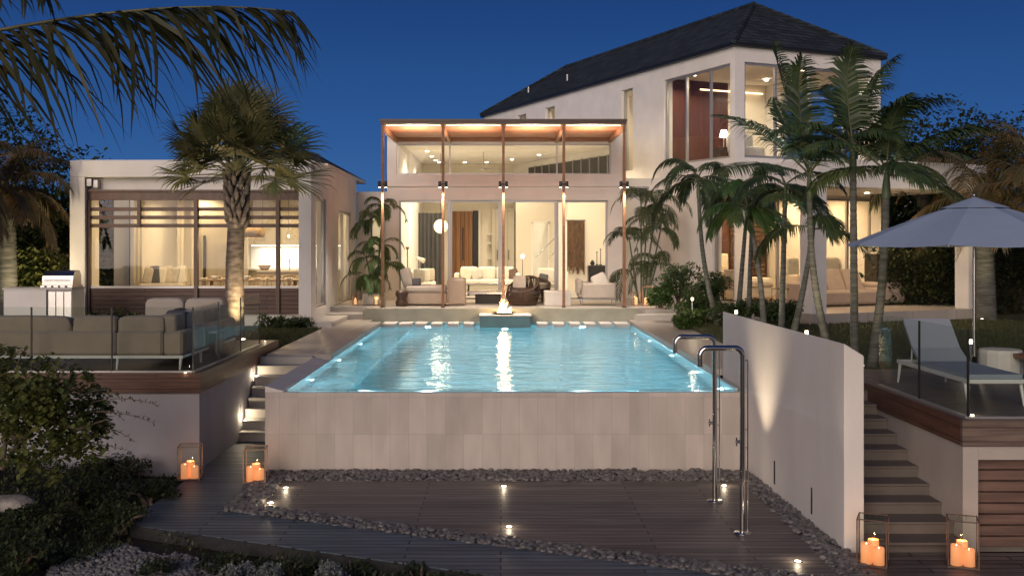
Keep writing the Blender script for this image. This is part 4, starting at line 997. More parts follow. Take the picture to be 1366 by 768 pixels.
# dining table runs across the window
ty = 27.6
t = thing('dining_table', 'long pale dining table set with dishes behind the pavilion window', 'table', (X(330, ty), ty, T))
bx('tabletop', 'oak', t, X(268, ty), X(400, ty), ty-.45, ty+.5, T+.72, T+.76, bev=.01)
for a in (X(275, ty), X(392, ty)-.08):
    for b in (ty-.38, ty+.38): bx('leg', 'oak', t, a, a+.08, b-.04, b+.04, T, T+.719)
r_ = random.Random(11)
for k in range(9):
    x = X(276+k*14, ty); z0 = T+.762; m = MB(); rr = r_.uniform(.08, .13)
    m.lathe(x, ty-.25, [(0, z0), (rr*.5, z0), (rr, z0+.03+.05*(k % 3 == 1)), (rr*.95, z0+.035+.05*(k % 3 == 1)), (rr*.4, z0+.012), (0, z0+.012)], 18)
    tag(m.build('bowl', M['backsplash'], origin=(x, ty-.25, z0)), 'small white bowl or dish on the dining table edge, %s from the left' % ['first', 'second', 'third', 'fourth', 'fifth', 'sixth', 'seventh', 'eighth', 'ninth'][k], 'bowl', 'dishes on the pavilion dining table')
def dining_chair(cx, cy, col):
    t = thing('dining_chair', None, 'chair', (cx, cy, T))
    cush('seat', col, t, cx-.23, cx+.23, cy-.22, cy+.22, T+.42, T+.50, 3)
    m = MB(); pts = [(cx-.23, cy-.05, T+.68), (cx-.22, cy+.12, T+.76), (cx-.1, cy+.24, T+.82), (cx+.1, cy+.24, T+.82), (cx+.22, cy+.12, T+.76), (cx+.23, cy-.05, T+.68)]
    m.tube(pts, .022, 8)
    for p in pts[1:5]: m.tube([p, (p[0]*.6+cx*.4, cy+.16, T+.46)], .01, 6)
    m.build('backrest', M['oak'], t)
    for sx in (-.2, .2):
        for sy_ in (-.18, .18): m = MB(); m.tube([(cx+sx*1.1, cy+sy_*1.1, T), (cx+sx*.9, cy+sy_*.9, T+.43)], [.013, .018], 8); m.build('leg', M['oak'], t)
    return t
lab = ['leftmost', 'second from the left', 'third from the left', 'fourth from the left', 'rightmost']
for k, px in enumerate((284, 305, 346, 364, 386)):
    c = dining_chair(X(px, 28.5), 28.5, 'cushion_cream'); c['label'] = 'curved-back wooden dining chair at the far side of the table, %s' % lab[k]; c['group'] = 'dining chairs in the pavilion'
t = thing('woven_pendant', 'round woven straw pendant lamp glowing over the dining table', 'pendant lamp', (X(336, 27.8), 27.8, Z(311, 27.8)))
x = X(337, 27.8); zc = Z(311, 27.8)
m = MB(); m.lathe(x, 27.8, [(.06, zc+.16), (.24, zc+.13), (.32, zc+.06), (.34, zc-.03), (.28, zc-.12), (.25, zc-.12), (.31, zc-.03), (.29, zc+.05), (.22, zc+.10), (.06, zc+.13)], 28); m.build('shade', M['woven'], t)
m = MB(); m.tube([(x, 27.8, zc+.15), (x, 27.8, 4.71)], .007, 6); m.build('cord', M['dark_metal'], t)
m = MB(); m.sphere((x, 27.8, zc), .06, 10); m.build('bulb', M['lamp_glow'], t); lamp('POINT', (x, 27.8, zc-.2), 26, WARM, .08, name='pendant_lamp', parent=t)
for px, nm in ((350.5, 'left'), (385, 'right')):
    x = X(px, 30.0); t = thing('glass_pendant', 'small smoked glass bell pendant over the kitchen island, the %s one' % nm, 'pendant lamp', (x, 30.0, Z(315, 30)), group='glass pendants over the island')
    zc = Z(315, 30); m = MB(); m.lathe(x, 30, [(.02, zc+.17), (.07, zc+.1), (.085, zc-.05), (.08, zc-.15)], 18); m.build('shade', M['rail_glass'], t)
    m = MB(); m.tube([(x, 30, zc+.17), (x, 30, 4.71)], .006, 6); m.build('cord', M['dark_metal'], t)
    m = MB(); m.sphere((x, 30, zc), .035, 10); m.build('bulb', M['lamp_glow'], t)
t = thing('kitchen_units', 'pale fitted kitchen with a brightly lit white backsplash in the pavilion', 'kitchen', (X(388, 33), 32.8, T))
bx('worktop', 'concrete_white', t, X(330, 32.6), px1-.26, 32.2, 33.05, T+.88, T+.93); bx('base_cabinets', 'cabinet', t, X(330, 32.6), px1-.26, 32.3, 33.05, T+.02, T+.879)
bx('wall_cabinets', 'cabinet', t, X(330, 32.6), px1-.26, 32.6, 33.05, Z(328, 33)+.02, 4.7, bev=.01)
bx('backsplash', 'backsplash', t, X(330, 32.6), px1-.26, 33.06, 33.09, T+.932, Z(328, 33)+.018)
bx('under_cabinet_light', 'lamp_glow', t, X(335, 32.6), px1-.3, 32.64, 32.7, Z(328, 33)-.0, Z(328, 33)+.016)
lamp('AREA', (X(380, 33), 32.75, Z(329, 33)-.05), 34, (1, .93, .8), 1.6, name='under_cabinet_lamp', parent=t)
t = thing('kitchen_island', 'pale kitchen island with a dark tap and wooden bowl in the pavilion', 'kitchen island', (X(380, 30), 30.4, T))
bx('body', 'cabinet', t, X(345, 30.2), X(420, 30.2), 30.2, 31.0, T, T+.88); bx('worktop', 'concrete_white', t, X(343, 30.2), X(422, 30.2), 30.1, 31.05, T+.881, T+.93)
m = MB(); x = X(386.5, 30.5); m.tube([(x, 30.5, T+.93), (x, 30.5, T+1.22), (x+.02, 30.42, T+1.26), (x+.02, 30.35, T+1.2)], .014, 8); m.build('tap', M['dark_metal'], t)
m = MB(); x = X(353, 30.4); z0 = T+.932; m.lathe(x, 30.4, [(0, z0), (.1, z0), (.2, z0+.14), (.19, z0+.14), (.09, z0+.02), (0, z0+.02)], 20)
tag(m.build('bowl', M['oak'], origin=(x, 30.4, z0)), 'big turned wooden bowl on the kitchen island', 'bowl')
t = thing('bar_stool', 'dark wooden bar stool seen through the narrow side window of the pavilion', 'stool', (-5.35, 29.4, T))
cush('seat', 'cushion_dark', t, -5.53, -5.17, 29.22, 29.58, T+.66, T+.72)
for sx in (-1, 1):
    for sy_ in (-1, 1): m = MB(); m.tube([(-5.35+sx*.2, 29.4+sy_*.2, T), (-5.35+sx*.12, 29.4+sy_*.12, T+.67)], .015, 8); m.build('leg', M['dark_wood'], t)

# ============================================================ WING INTERIORS AND PORCH FURNITURE
def wfr(a, b, z, ang=0): return Matrix.Translation(Vector((*wpt(a, b), z))) @ Matrix.Rotation(WA+ang, 4, 'Z')
def wthing(name, label, cat, a, b, z, ang=0):
    t = thing(name, label, cat, (*wpt(a, b), z), WA+ang); return t, wfr(a, b, z, ang)
def part(t, Mx, name, m_, fn):
    m = MB(Mx); fn(m); return m.build(name, M[m_], t)
t, A = wthing('bed', 'wide bed with cream headboard and pale linen in the ground-floor bedroom', 'bed', 1.7, 3.2, T)
part(t, A, 'bed_base', 'linen_white', lambda m: m.box(-1.1, 1.1, -1.4, 1.2, .05, .42, .05))
part(t, A, 'duvet', 'linen_white', lambda m: m.cushion(-1.15, 1.15, -1.5, .5, .38, .68, wob=.02))
part(t, A, 'headboard', 'linen_white', lambda m: m.box(-1.35, 1.35, 1.22, 1.36, .1, 1.38, .05))
for q in (-.8, -.1, .55): part(t, A, 'pillow', 'cushion_cream', lambda m: m.cushion(q-.3, q+.35, .7, 1.05, .55, 1.0))
t, A = wthing('bedroom_chair', 'slim dark framed chair with grey back by the bedroom glass', 'chair', .75, .95, T)
part(t, A, 'seat', 'sofa_taupe', lambda m: m.box(-.25, .25, -.25, .25, .36, .46, .03)); part(t, A, 'backrest', 'sofa_taupe', lambda m: m.box(-.25, .25, .2, .28, .47, .95, .02))
for sx in (-.27, .24):
    part(t, A, 'side_frame', 'dark_wood', lambda m: (m.box(sx, sx+.03, -.27, -.23, 0, .62), m.box(sx, sx+.03, .24, .28, 0, .62), m.box(sx, sx+.03, -.27, .28, .621, .65)))
t, A = wthing('bedside_lamp', 'bright white bedside lamp at the left of the bedroom headboard', 'lamp', .5, 4.3, T)
part(t, A, 'table', 'dark_wood', lambda m: m.box(-.15, .15, -.2, .2, 0, .55, .01)); part(t, A, 'shade', 'lamp_glow', lambda m: m.lathe(0, 0, [(.1, 1.0), (.1, 1.4), (.0, 1.4)], 16)); part(t, A, 'stem', 'steel', lambda m: m.tube([(0, 0, .55), (0, 0, 1.0)], .02, 8))
t, A = wthing('upstairs_lamp', 'white fabric table lamp in the upper corner room', 'lamp', .9, 1.75, 5.55)
part(t, A, 'table', 'dark_wood', lambda m: m.box(-.3, .3, -.2, .2, 0, .5, .01)); part(t, A, 'shade', 'lamp_glow', lambda m: m.lathe(0, 0, [(.13, .82), (.08, 1.02), (.0, 1.02)], 16)); part(t, A, 'stem', 'steel', lambda m: m.tube([(0, 0, .5), (0, 0, .85)], .015, 8))
t, A = wthing('upstairs_armchair', 'rounded cream armchair behind the upper corner window', 'armchair', 1.3, 1.2, 5.55)
part(t, A, 'seat', 'linen_white', lambda m: m.cushion(-.4, .4, -.4, .4, .1, .48)); part(t, A, 'backrest', 'linen_white', lambda m: m.cushion(-.42, .42, .2, .45, .3, .92))
# porch sectional in taupe
t, A = wthing('porch_sofa', 'low taupe outdoor sofa with angular back on the right porch', 'sofa', 2.35, -1.15, T)
part(t, A, 'seat', 'sofa_taupe', lambda m: m.box(-1.2, 1.25, -.5, .35, .05, .42, .06))
part(t, A, 'armrest', 'sofa_taupe', lambda m: m.box(-1.25, -.75, -.55, .4, .05, .66, .06))
for q in (-.7, -.05, .6):
    def f_(m, q=q):
        m.add([(q, .05, .42), (q+.62, .05, .42), (q+.62, .45, .42), (q, .45, .42), (q+.02, .28, .98), (q+.56, .28, .98), (q+.56, .45, .98), (q+.02, .45, .98)], [(0,3,2,1),(4,5,6,7),(0,1,5,4),(1,2,6,5),(2,3,7,6),(3,0,4,7)])
    part(t, A, 'back_cushion', 'sofa_taupe', f_)
t, A = wthing('porch_ottoman', 'low taupe outdoor chaise block at the right end of the porch sofa', 'ottoman', 4.1, -1.0, T)
part(t, A, 'seat', 'sofa_taupe', lambda m: m.box(-.45, .5, -.6, .4, .05, .50, .06)); part(t, A, 'cushion', 'sofa_taupe', lambda m: m.cushion(-.42, .47, -.55, .35, .46, .62))
t, A = wthing('daybed', 'cream built-in daybed with striped pillows under the louvred shutters', 'daybed', 4.2, 1.4, T)
part(t, A, 'base', 'cushion_cream', lambda m: m.box(-1.3, .6, -.5, .5, .02, .78, .04))
for q in (-1.1, .15, .45): part(t, A, 'pillow', 'ceramic', lambda m: m.cushion(q-.22, q+.22, -.1, .2, .72, 1.28))
for q, nm in ((.25, 'left'), (.85, 'right')):
    t, A = wthing('side_table', 'thin wire-framed side table by the bedroom glass, the %s one' % nm, 'side table', q+.8, -.7, T); t['group'] = 'wire side tables on the porch'
    part(t, A, 'frame', 'dark_metal', lambda m: [m.tube([(sx*.2, sy_*.2, 0), (sx*.2, sy_*.2, .45)], .01, 6) for sx in (-1, 1) for sy_ in (-1, 1)])
    part(t, A, 'tabletop', 'dark_metal', lambda m: m.box(-.21, .21, -.21, .21, .451, .465))

# ============================================================ TERRACE FURNITURE
# left daybed
y0 = 28.6; a, b = X(537, 29), X(621, 29)
t = thing('terrace_daybed', 'taupe fabric daybed with pillow and bolster at the left of the terrace', 'daybed', ((a+b)/2, y0+.4, T))
bx('base', 'sofa_taupe', t, a+.1, b-.5, y0, y0+.9, T+.04, T+.36, bev=.03); bx('seat_cushion', 'sofa_light', t, a+.12, b-.52, y0-.02, y0+.9, T+.362, T+.54, bev=.05)
bx('end_backrest', 'sofa_taupe', t, b-.49, b, y0-.05, y0+.95, T+.02, T+.74, bev=.05)
cush('pillow', 'sofa_light', t, a-.02, a+.26, y0+.1, y0+.7, T+.5, T+1.02, 5, (0, R(-14), 0)); cush('bolster', 'cushion_dark', t, a+.28, a+.5, y0+.15, y0+.6, T+.53, T+.74, 6)
m = MB(); x = a+.02; m.lathe(x, y0-.12, [(0, T), (.15, T), (.17, T+.1), (.12, T+.2), (.17, T+.32), (.15, T+.42), (0, T+.42)], 20)
tag(m.build('side_stool', M['dark_wood'], origin=(x, y0-.12, T)), 'small turned dark drum stool at the left end of the taupe daybed', 'stool')
# rattan tub chair
x = X(698, 28.8); y = 28.8
t = thing('rattan_chair', 'dark woven rattan tub chair beside the fire pit', 'armchair', (x, y, T))
m = MB(); r_ = random.Random(2)
for k in range(110):
    th = 2*math.pi*k/110; back = .5+.5*math.cos(th-R(60)); h = .36+.42*back**1.3
    rr = .40+.06*math.sin(th*3); lean = r_.uniform(-.12, .12)
    m.tube([(x+rr*.82*math.cos(th), y+rr*.82*math.sin(th), T+.01), (x+(rr+.05)*math.cos(th+lean*.5), y+(rr+.05)*math.sin(th+lean*.5), T+h*.5), (x+rr*math.cos(th+lean), y+rr*math.sin(th+lean), T+h)], .009, 5)
for hh in (.06, .25, .36): m.tube([(x+.43*math.cos(q), y+.43*math.sin(q), T+hh) for q in np.linspace(0, 6.28, 30)], .012, 6)
m.tube([(x+.42*math.cos(q), y+.42*math.sin(q), T+.37+.42*(.5+.5*math.cos(q-R(60)))**1.3) for q in np.linspace(0, 6.2832, 40)], .025, 8)
m.build('woven_shell', M['rattan'], t)
m = MB(); m.lathe(x, y, [(.36, T+.02), (.37, T+.5)], 20); m.build('inner_shell', M['rattan'], t)
cush('seat_cushion', 'cushion_dark', t, x-.33, x+.33, y-.33, y+.33, T+.30, T+.44); cush('throw_pillow', 'cushion_cream', t, x-.28, x+.08, y+.1, y+.28, T+.42, T+.80, 2, (R(-20), 0, 0))
t = thing('rattan_chair', 'second dark rattan chair half hidden behind the first near the cube table', 'armchair', (X(716, 30.2), 30.2, T)); WM[t.name] = Matrix.Translation(Vector((X(716, 30.2), 30.2, T)))
x = X(716, 30.2); y = 30.2; m = MB()
for k in range(80):
    th = 2*math.pi*k/80; h = .40+.30*(.5+.5*math.cos(th-R(100)))
    m.tube([(x+.32*math.cos(th), y+.32*math.sin(th), T+.01), (x+.40*math.cos(th), y+.40*math.sin(th), T+h)], .009, 5)
m.tube([(x+.40*math.cos(q), y+.40*math.sin(q), T+.40+.30*(.5+.5*math.cos(q-R(100)))) for q in np.linspace(0, 6.2832, 30)], .022, 8); m.build('woven_shell', M['rattan'], t)
cush('seat_cushion', 'cushion_dark', t, x-.3, x+.3, y-.3, y+.3, T+.30, T+.42)
# cube table
a, b = X(726, 28.7), X(761, 28.7); m = MB(); m.box(a, b, 28.5, 29.2, T, T+.40, .02)
tag(m.build('cube_table', M['concrete_white'], origin=((a+b)/2, 28.85, T)), 'plain white cube-shaped low table in the centre right of the terrace', 'table')
# right lounge chair
a, b = X(770, 28.9), X(820, 28.9); y0 = 28.6
t = thing('lounge_armchair', 'pale grey lounge armchair on thin metal legs at the right of the terrace', 'armchair', ((a+b)/2, 29, T))
bx('frame', 'steel', t, a+.02, b, y0, y0+.9, T+.16, T+.19)
for p in (a+.12, b-.03):
    for q in (y0+.01, y0+.87): bx('leg', 'steel', t, p, p+.025, q, q+.025, T, T+.159)
bx('side_panel', 'sofa_light', t, a+.12, b, y0-.02, y0+.1, T+.192, T+.62, bev=.04); bx('seat_cushion', 'sofa_light', t, a+.02, b-.05, y0+.11, y0+.9, T+.192, T+.46, bev=.05)
bx('backrest', 'sofa_light', t, a-.02, a+.14, y0+.11, y0+.9, T+.3, T+.72, bev=.04); bx('far_side_panel', 'sofa_light', t, a+.12, b, y0+.91, y0+1.02, T+.192, T+.62, bev=.04)
cush('throw_pillow', 'linen_white', t, a+.42, a+.84, y0+.3, y0+.5, T+.44, T+.86, 4, (R(-8), R(-25), 0))
# small low tables under pergola
t = thing('low_slab_table', 'low dark slab table in front of the living room between the seats', 'table', (X(655, 29.6), 29.6, T))
bx('tabletop', 'steel', t, X(624, 29.8), X(676, 29.8), 29.5, 30.3, T+.27, T+.34, bev=.01); bx('plinth', 'dark_metal', t, X(634, 29.8), X(668, 29.8), 29.7, 30.1, T, T+.269)

# ============================================================ LANTERNS
def lantern(x, y, z, w, h, rot, label, group, cm, glow=6, cands=((-.2, -.12, .44), (.2, -.1, .37), (0, .22, .48)), wood='lantern_wood', bar=.013):
    t = thing('candle_lantern', label, 'lantern', (x, y, z), rot, group)
    A = WM[t.name]; h2 = w/2
    def bld(name, mt, fn): m = MB(A); fn(m); return m.build(name, M[mt], t)
    def fr(m):
        for sx in (-1, 1):
            for sy_ in (-1, 1): m.box(sx*h2-(bar if sx > 0 else -0), sx*h2+(0 if sx > 0 else bar), sy_*h2-(bar if sy_ > 0 else 0), sy_*h2+(0 if sy_ > 0 else bar), .0, h)
        for zz in (.012, h-bar):
            for s_ in (-1, 1):
                m.box(-h2+bar+.001, h2-bar-.001, s_*h2-(bar if s_ > 0 else 0), s_*h2+(0 if s_ > 0 else bar), zz, zz+bar-.001)
                m.box(s_*h2-(bar if s_ > 0 else 0), s_*h2+(0 if s_ > 0 else bar), -h2+bar+.001, h2-bar-.001, zz, zz+bar-.001)
    bld('frame', wood, fr); bld('base', wood, lambda m: m.box(-h2+bar, h2-bar, -h2+bar, h2-bar, .003, .011))
    bld('glass_box', 'glass', lambda m: [m.box(-h2+bar+.002, h2-bar-.002, s_*(h2-bar*.5)-.001, s_*(h2-bar*.5)+.001, .022, h-.012) for s_ in (-1, 1)] + [m.box(s_*(h2-bar*.5)-.001, s_*(h2-bar*.5)+.001, -h2+bar+.002, h2-bar-.002, .022, h-.012) for s_ in (-1, 1)])
    bld('lid', 'rail_glass', lambda m: m.box(-h2+bar, h2-bar*3, -h2+bar, h2-bar, h-.006, h-.002))
    bld('handle', wood, lambda m: m.tube([(-w*.12, 0, h), (-w*.1, 0, h+.03), (w*.1, 0, h+.03), (w*.12, 0, h)], .004, 6))
    for (cx, cy, ch) in cands:
        r = w*.19
        c = bld('candle', cm, lambda m: m.lathe(cx*w, cy*w, [(0, .012), (r, .012), (r, h*ch), (r*.9, h*ch+.006), (r*.75, h*ch-.012), (0, h*ch-.016)], 16))
        c2 = MB(A); c2.lathe(cx*w, cy*w, [(.0, h*ch-.014), (.003, h*ch-.006), (.004, h*ch+.0), (.0, h*ch+.012)], 8); c2.build('candle_flame', M['flame'], c)
    q = A @ Vector((cands[-1][0]*w, cands[-1][1]*w, h*cands[-1][2]+.02)); lamp('POINT', q, glow*.24, (1, .50, .20), .010, name='candle_light', parent=t)
    return t
lantern(-4.27, 14.42, .0, .30, .46, R(8), 'wood-framed glass lantern with candles at the foot of the white deck wall', 'candle lanterns on the lower level', 'candle_wax')
lantern(-3.33, 14.25, .0, .30, .46, R(6), 'wood-framed glass lantern with candles at the left corner of the pool wall', 'candle lanterns on the lower level', 'candle_wax')
lantern(3.74, 10.55, .0, .29, .475, R(-24), 'metal-edged glass lantern with candles at the end of the tall white wall', 'candle lanterns on the lower level', 'candle_wax', wood='frame_brown', bar=.011)
lantern(4.62, 10.5, .0, .29, .475, R(-20), 'metal-edged glass lantern with candles before the slatted doors', 'candle lanterns on the lower level', 'candle_wax', wood='frame_brown', bar=.011)
for px, w, h, lb in ((474, .17, .30, 'small wooden lantern at the left edge of the terrace beside the planter'), (502, .16, .26, 'small wooden lantern tucked behind the leftmost pergola post')):
    lantern(X(px, 28.9), 28.9, T, w, h, R(5), lb, 'candle lanterns on the terrace', 'candle_dim', 2, ((0, 0, .6),), bar=.013)
lantern(X(848.5, 28.7), 28.7, T, .22, .36, R(4), 'smaller of the two wooden lanterns right of the pergola', 'candle lanterns on the terrace', 'candle_dim', 3, ((0, 0, .6),), bar=.015)
lantern(X(864.5, 28.7), 28.7, T, .31, .52, R(-6), 'larger of the two wooden lanterns right of the pergola', 'candle lanterns on the terrace', 'candle_dim', 4, ((-.15, 0, .4), (.15, .1, .45)), bar=.018)

# ============================================================ OUTDOOR SHOWERS
def shower(px, pyb, pyt, reach, label, tapz):
    Y = CZ*F/(pyb-HY); x = X(px, Y); H = Z(pyt, Y)
    t = thing('outdoor_shower', label, 'shower', (x, Y, .004), group='chrome outdoor showers')
    r = .085; pts = [(x, Y, .01), (x, Y, H-r)]
    for k in range(1, 7): a = math.pi/2*k/6; pts.append((x-r+r*math.cos(a), Y, H-r+r*math.sin(a)))
    xe = x-reach; pts.append((xe+r, Y, H))
    for k in range(1, 7): a = math.pi/2*k/6; pts.append((xe+r-r*math.sin(a), Y, H-r+r*math.cos(a)))
    pts.append((xe, Y, H-.19))
    m = MB(); m.tube(pts, .031, 18); m.build('pipe', M['chrome'], t)
    m = MB(); m.tube([(xe, Y, H-.191), (xe, Y, H-.205)], .036, 16); m.build('spray_head', M['chrome'], t)
    m = MB(); m.tube([(x+.062, Y+.02, .02), (x+.062, Y+.02, H-.14)], .009, 8); m.tube([(x+.0, Y, H-.14), (x+.062, Y+.02, H-.14)], .009, 8); m.build('side_tube', M['chrome'], t)
    m = MB(); m.lathe(x, Y, [(.0, .004), (.10, .004), (.10, .012), (.03, .016), (0, .016)], 24); m.build('base_plate', M['steel'], t)
    m = MB(); m.tube([(x-.02, Y-.0, tapz), (x-.08, Y-.02, tapz)], .018, 12); m.tube([(x-.07, Y-.02, tapz-.045), (x-.07, Y-.02, tapz+.05)], .009, 8); m.build('tap_valve', M['chrome'], t)
    m = MB()
    for zz in (.35, .95, 1.15): m.tube([(x, Y, zz), (x+.062, Y+.02, zz)], .006, 6)
    m.build('clips', M['chrome'], t)
shower(953.5, 668, 449, .49, 'tall chrome outdoor shower with curved spout, the far one nearer the pool wall', .98)
shower(990.5, 711, 464, .47, 'tall chrome outdoor shower with curved spout, the near one by the pebble channel', 1.02)

# deck spotlights
def dspot(x, y, z, label, group, p=5, r=.032, nm='deck_spotlight'):
    t = thing(nm, label, 'spotlight', (x, y, z), group=group)
    m = MB(); m.lathe(x, y, [(r, z), (r, z+.006), (r*1.5, z+.004), (r*1.5, z), ], 18); m.build('rim', M['steel'], t)
    m = MB(); m.lathe(x, y, [(0, z+.004), (r, z+.0045)], 16); m.build('lens', M['spot_lens'], t)
    lamp('POINT', (x, y, z+.07), p*.16, WARMW, .012, name='spot_halo_lamp', parent=t)  # extra lamp above the lens imitates a bloom halo on the boards
    return t
def dl(px, py): Y = CZ*F/(py-HY); return X(px, Y), Y
for (px, py, lb) in ((381, 651, 'back left one of the lower deck'), (361, 671, 'front left one beside the pebble channel'), (672, 649, 'back centre one near the pool wall'), (679, 703, 'front centre one beside the diagonal pebbles'), (966, 648, 'back right one behind the far shower'), (1064, 749, 'front right one near the bottom edge')):
    x, y = dl(px, py); tt = dspot(x, y, .005, 'small spotlight set in the timber, %s' % lb, 'spotlights in the lower deck', 9)
    if px in (966, 1064): lamp('SPOT', (x, y, .06), 190 if px == 966 else 35, WARMW, .02, rot=(R(180), R(7) , 0), spot=70, blend=1, name='wall_wash_lamp', parent=tt)
for (px, py, H_, lb) in ((376.5-23, 455, DECKZ, 'at the far right corner of the left raised deck'), (247, 497.5, DECKZ, 'at the front corner of the left raised deck under the sofa'), (1297, 553.5, DECKZ, 'at the front corner of the right raised deck')):
    Y = (CZ-H_)*F/(py-HY); dspot(X(px, Y), Y, H_+.001, 'tiny deck spotlight %s' % lb, 'spotlights in the raised decks', 3, .02)

# ============================================================ LEFT DECK SOFA GROUP
D = DECKZ
t = thing('corner_sofa', 'large taupe corner sofa with white metal frame behind the glass on the left deck', 'sofa', (-6.2, 16, D))
fx1 = X(245, 15.3)+.0; fx0 = -7.7
fy = 15.28
def sofa_run(t, x0, x1, y0, y1, outer, n):
    pass
# front run: back panels face the viewer
edges = [fx0, X(155, fy), X(218, fy), fx1]
bx('frame_rail', 'white_metal', t, fx0-2.2, fx1, fy-.02, fy+.03, D+.17, D+.21)
for a, b in zip([fx0-2.2]+edges[:-1], edges): bx('back_panel', 'sofa_taupe', t, a+.006, b-.006, fy-.03, fy+.12, D+.212, D+.56, bev=.035)
for a, b in ((fx0-2.1, fx0-.95), (fx0-.9, X(90, fy)), (X(90, fy)+.02, X(151, fy)), (X(153, fy), X(216, fy))): cush('back_cushion', 'sofa_taupe', t, a, b, fy+.1, fy+.34, D+.38, D+.775, int(abs(a*10)))
bx('seat_cushion', 'sofa_light', t, fx0-2.2, fx1-.1, fy+.14, fy+.85, D+.22, D+.42, bev=.05)
for px in (157, 241): 
    x = X(px, fy); m = MB(); m.tube([(x-.012, fy, D), (x+.012*0, fy+.01, D+.17)], [.016, .024], 8); m.build('leg', M['white_metal'], t)
for x in (-9.2, -7.9): m = MB(); m.tube([(x, fy, D), (x, fy+.01, D+.17)], [.016, .024], 8); m.build('leg', M['white_metal'], t)
# right run, along the glass
ye = 18.3
bx('frame_rail', 'white_metal', t, fx1-.05, fx1, fy+.031, ye, D+.17, D+.21)
for k in range(3):
    a = fy+.12+k*(ye-fy-.12)/3; b = fy+.12+(k+1)*(ye-fy-.12)/3
    bx('back_panel', 'sofa_taupe', t, fx1-.16, fx1-.0, a+.006, b-.006, D+.212, D+.56, bev=.035)
    bx('seat_cushion', 'sofa_light', t, fx1-.85, fx1-.17, a+.75*(k == 0), b-.01, D+.22, D+.42, bev=.05)
    for q in (0, 1): cush('back_cushion', 'sofa_light' if (k+q) % 2 else 'sofa_taupe', t, fx1-.42, fx1-.14, a+.03+q*.5, a+.5+q*.5, D+.38, D+.79, k*2+q)
    m = MB(); m.tube([(fx1-.03, b-.08, D), (fx1-.035, b-.08, D+.17)], [.016, .024], 8); m.build('leg', M['white_metal'], t)
bx('frame_rail', 'white_metal', t, fx1-.85, fx1-.06, fy+.3, ye, D+.17, D+.21)
cush('throw_pillow', 'cushion_dark', t, X(222, 16), X(250, 16), 15.9, 16.1, D+.4, D+.82, 21, (R(-10), 0, 0)); cush('throw_pillow', 'cushion_dark', t, fx1-.62, fx1-.4, 16.6, 17.0, D+.4, D+.80, 22, (0, R(12), 0))
# far separate sofa
t = thing('deck_sofa', 'short pinkish-beige sofa at the far side of the left deck in front of the palm', 'sofa', (X(235, 19.4), 19.4, D))
a, b = X(194, 19.3), X(300, 19.3)
bx('frame', 'white_metal', t, a, b, 18.7, 19.6, D+.14, D+.19); bx('seat_cushion', 'sofa_light', t, a+.02, b-.02, 18.68, 19.4, D+.192, D+.42, bev=.05)
for k in range(2): cush('back_cushion', 'sofa_light', t, a+k*(b-a)/2, a+(k+1)*(b-a)/2-.02, 19.25, 19.5, D+.34, D+.84, k)
for p in (a+.02, b-.06):
    for q in (18.72, 19.54): bx('leg', 'white_metal', t, p, p+.04, q, q+.04, D, D+.139)
# slatted lantern near the glass, built unlit like a small table
t = thing('slatted_lantern', 'small pale slatted lantern box beside the end of the corner sofa', 'side table', (-4.62, 16.9, D))
for k in range(5): bx('slat', 'deck_high', t, -4.72+k*.001, -4.53, 16.62+k*.11, 16.70+k*.11, D+.1, D+.42)
bx('tabletop', 'concrete_white', t, -4.74, -4.51, 16.6, 17.16, D+.421, D+.45, bev=.005)
# barbecue
y0 = 23.0
t = thing('barbecue_counter', 'white outdoor counter with steel doors left of the pavilion', 'counter', (X(50, y0), y0, 1.22))
a, b = X(5, y0), X(95, y0); zc = Z(384, y0)
bx('counter_body', 'stucco', t, a, b-.55, y0, y0+.7, 1.22, zc-.04); bx('end_body', 'stucco', t, b-.549, b, y0+.06, y0+.7, 1.22, zc-.04)
bx('worktop', 'concrete_white', t, a-.02, b+.02, y0-.02, y0+.72, zc-.038, zc)
for k in range(3): bx('steel_door', 'steel', t, b-.52+k*.175, b-.36+k*.175, y0+.035, y0+.058, 1.35, zc-.08, bev=.004)
t = thing('gas_grill', 'stainless gas grill with rounded closed lid on the white counter', 'grill', (X(74, y0), y0+.35, zc))
xa, xb = X(53, y0), X(94, y0); m = MB(); prof = [(0, 0), (0, .10), (.03, .20), (.10, .28), (.22, .32), (.38, .32), (.46, .24), (.48, .1), (.48, 0)]
vs = [(x, y0+.12+p[0], zc+.06+p[1]) for x in (xa, xb) for p in prof]; n = len(prof)
m.add(vs, [tuple(range(n)), tuple(range(n, 2*n))[::-1]] + [(k, n+k, n+(k+1) % n, (k+1) % n) for k in range(n)]); lid = m.build('lid', M['steel'], t)
m = MB(); m.tube([(xa+.06, y0+.07, zc+.17), (xb-.06, y0+.07, zc+.17)], .014, 10); m.tube([(xa+.08, y0+.07, zc+.17), (xa+.08, y0+.13, zc+.17)], .01, 8); m.tube([(xb-.08, y0+.07, zc+.17), (xb-.08, y0+.13, zc+.17)], .01, 8); m.build('handle', M['steel'], lid)
bx('firebox', 'steel', t, xa-.02, xb+.02, y0+.06, y0+.64, zc+.001, zc+.058, bev=.005)
for k in range(4): m = MB(); x = xa+.1+k*.15; m.tube([(x, y0+.06, zc+.03), (x, y0+.03, zc+.03)], .02, 10); m.build('knob', M['dark_metal'], t)

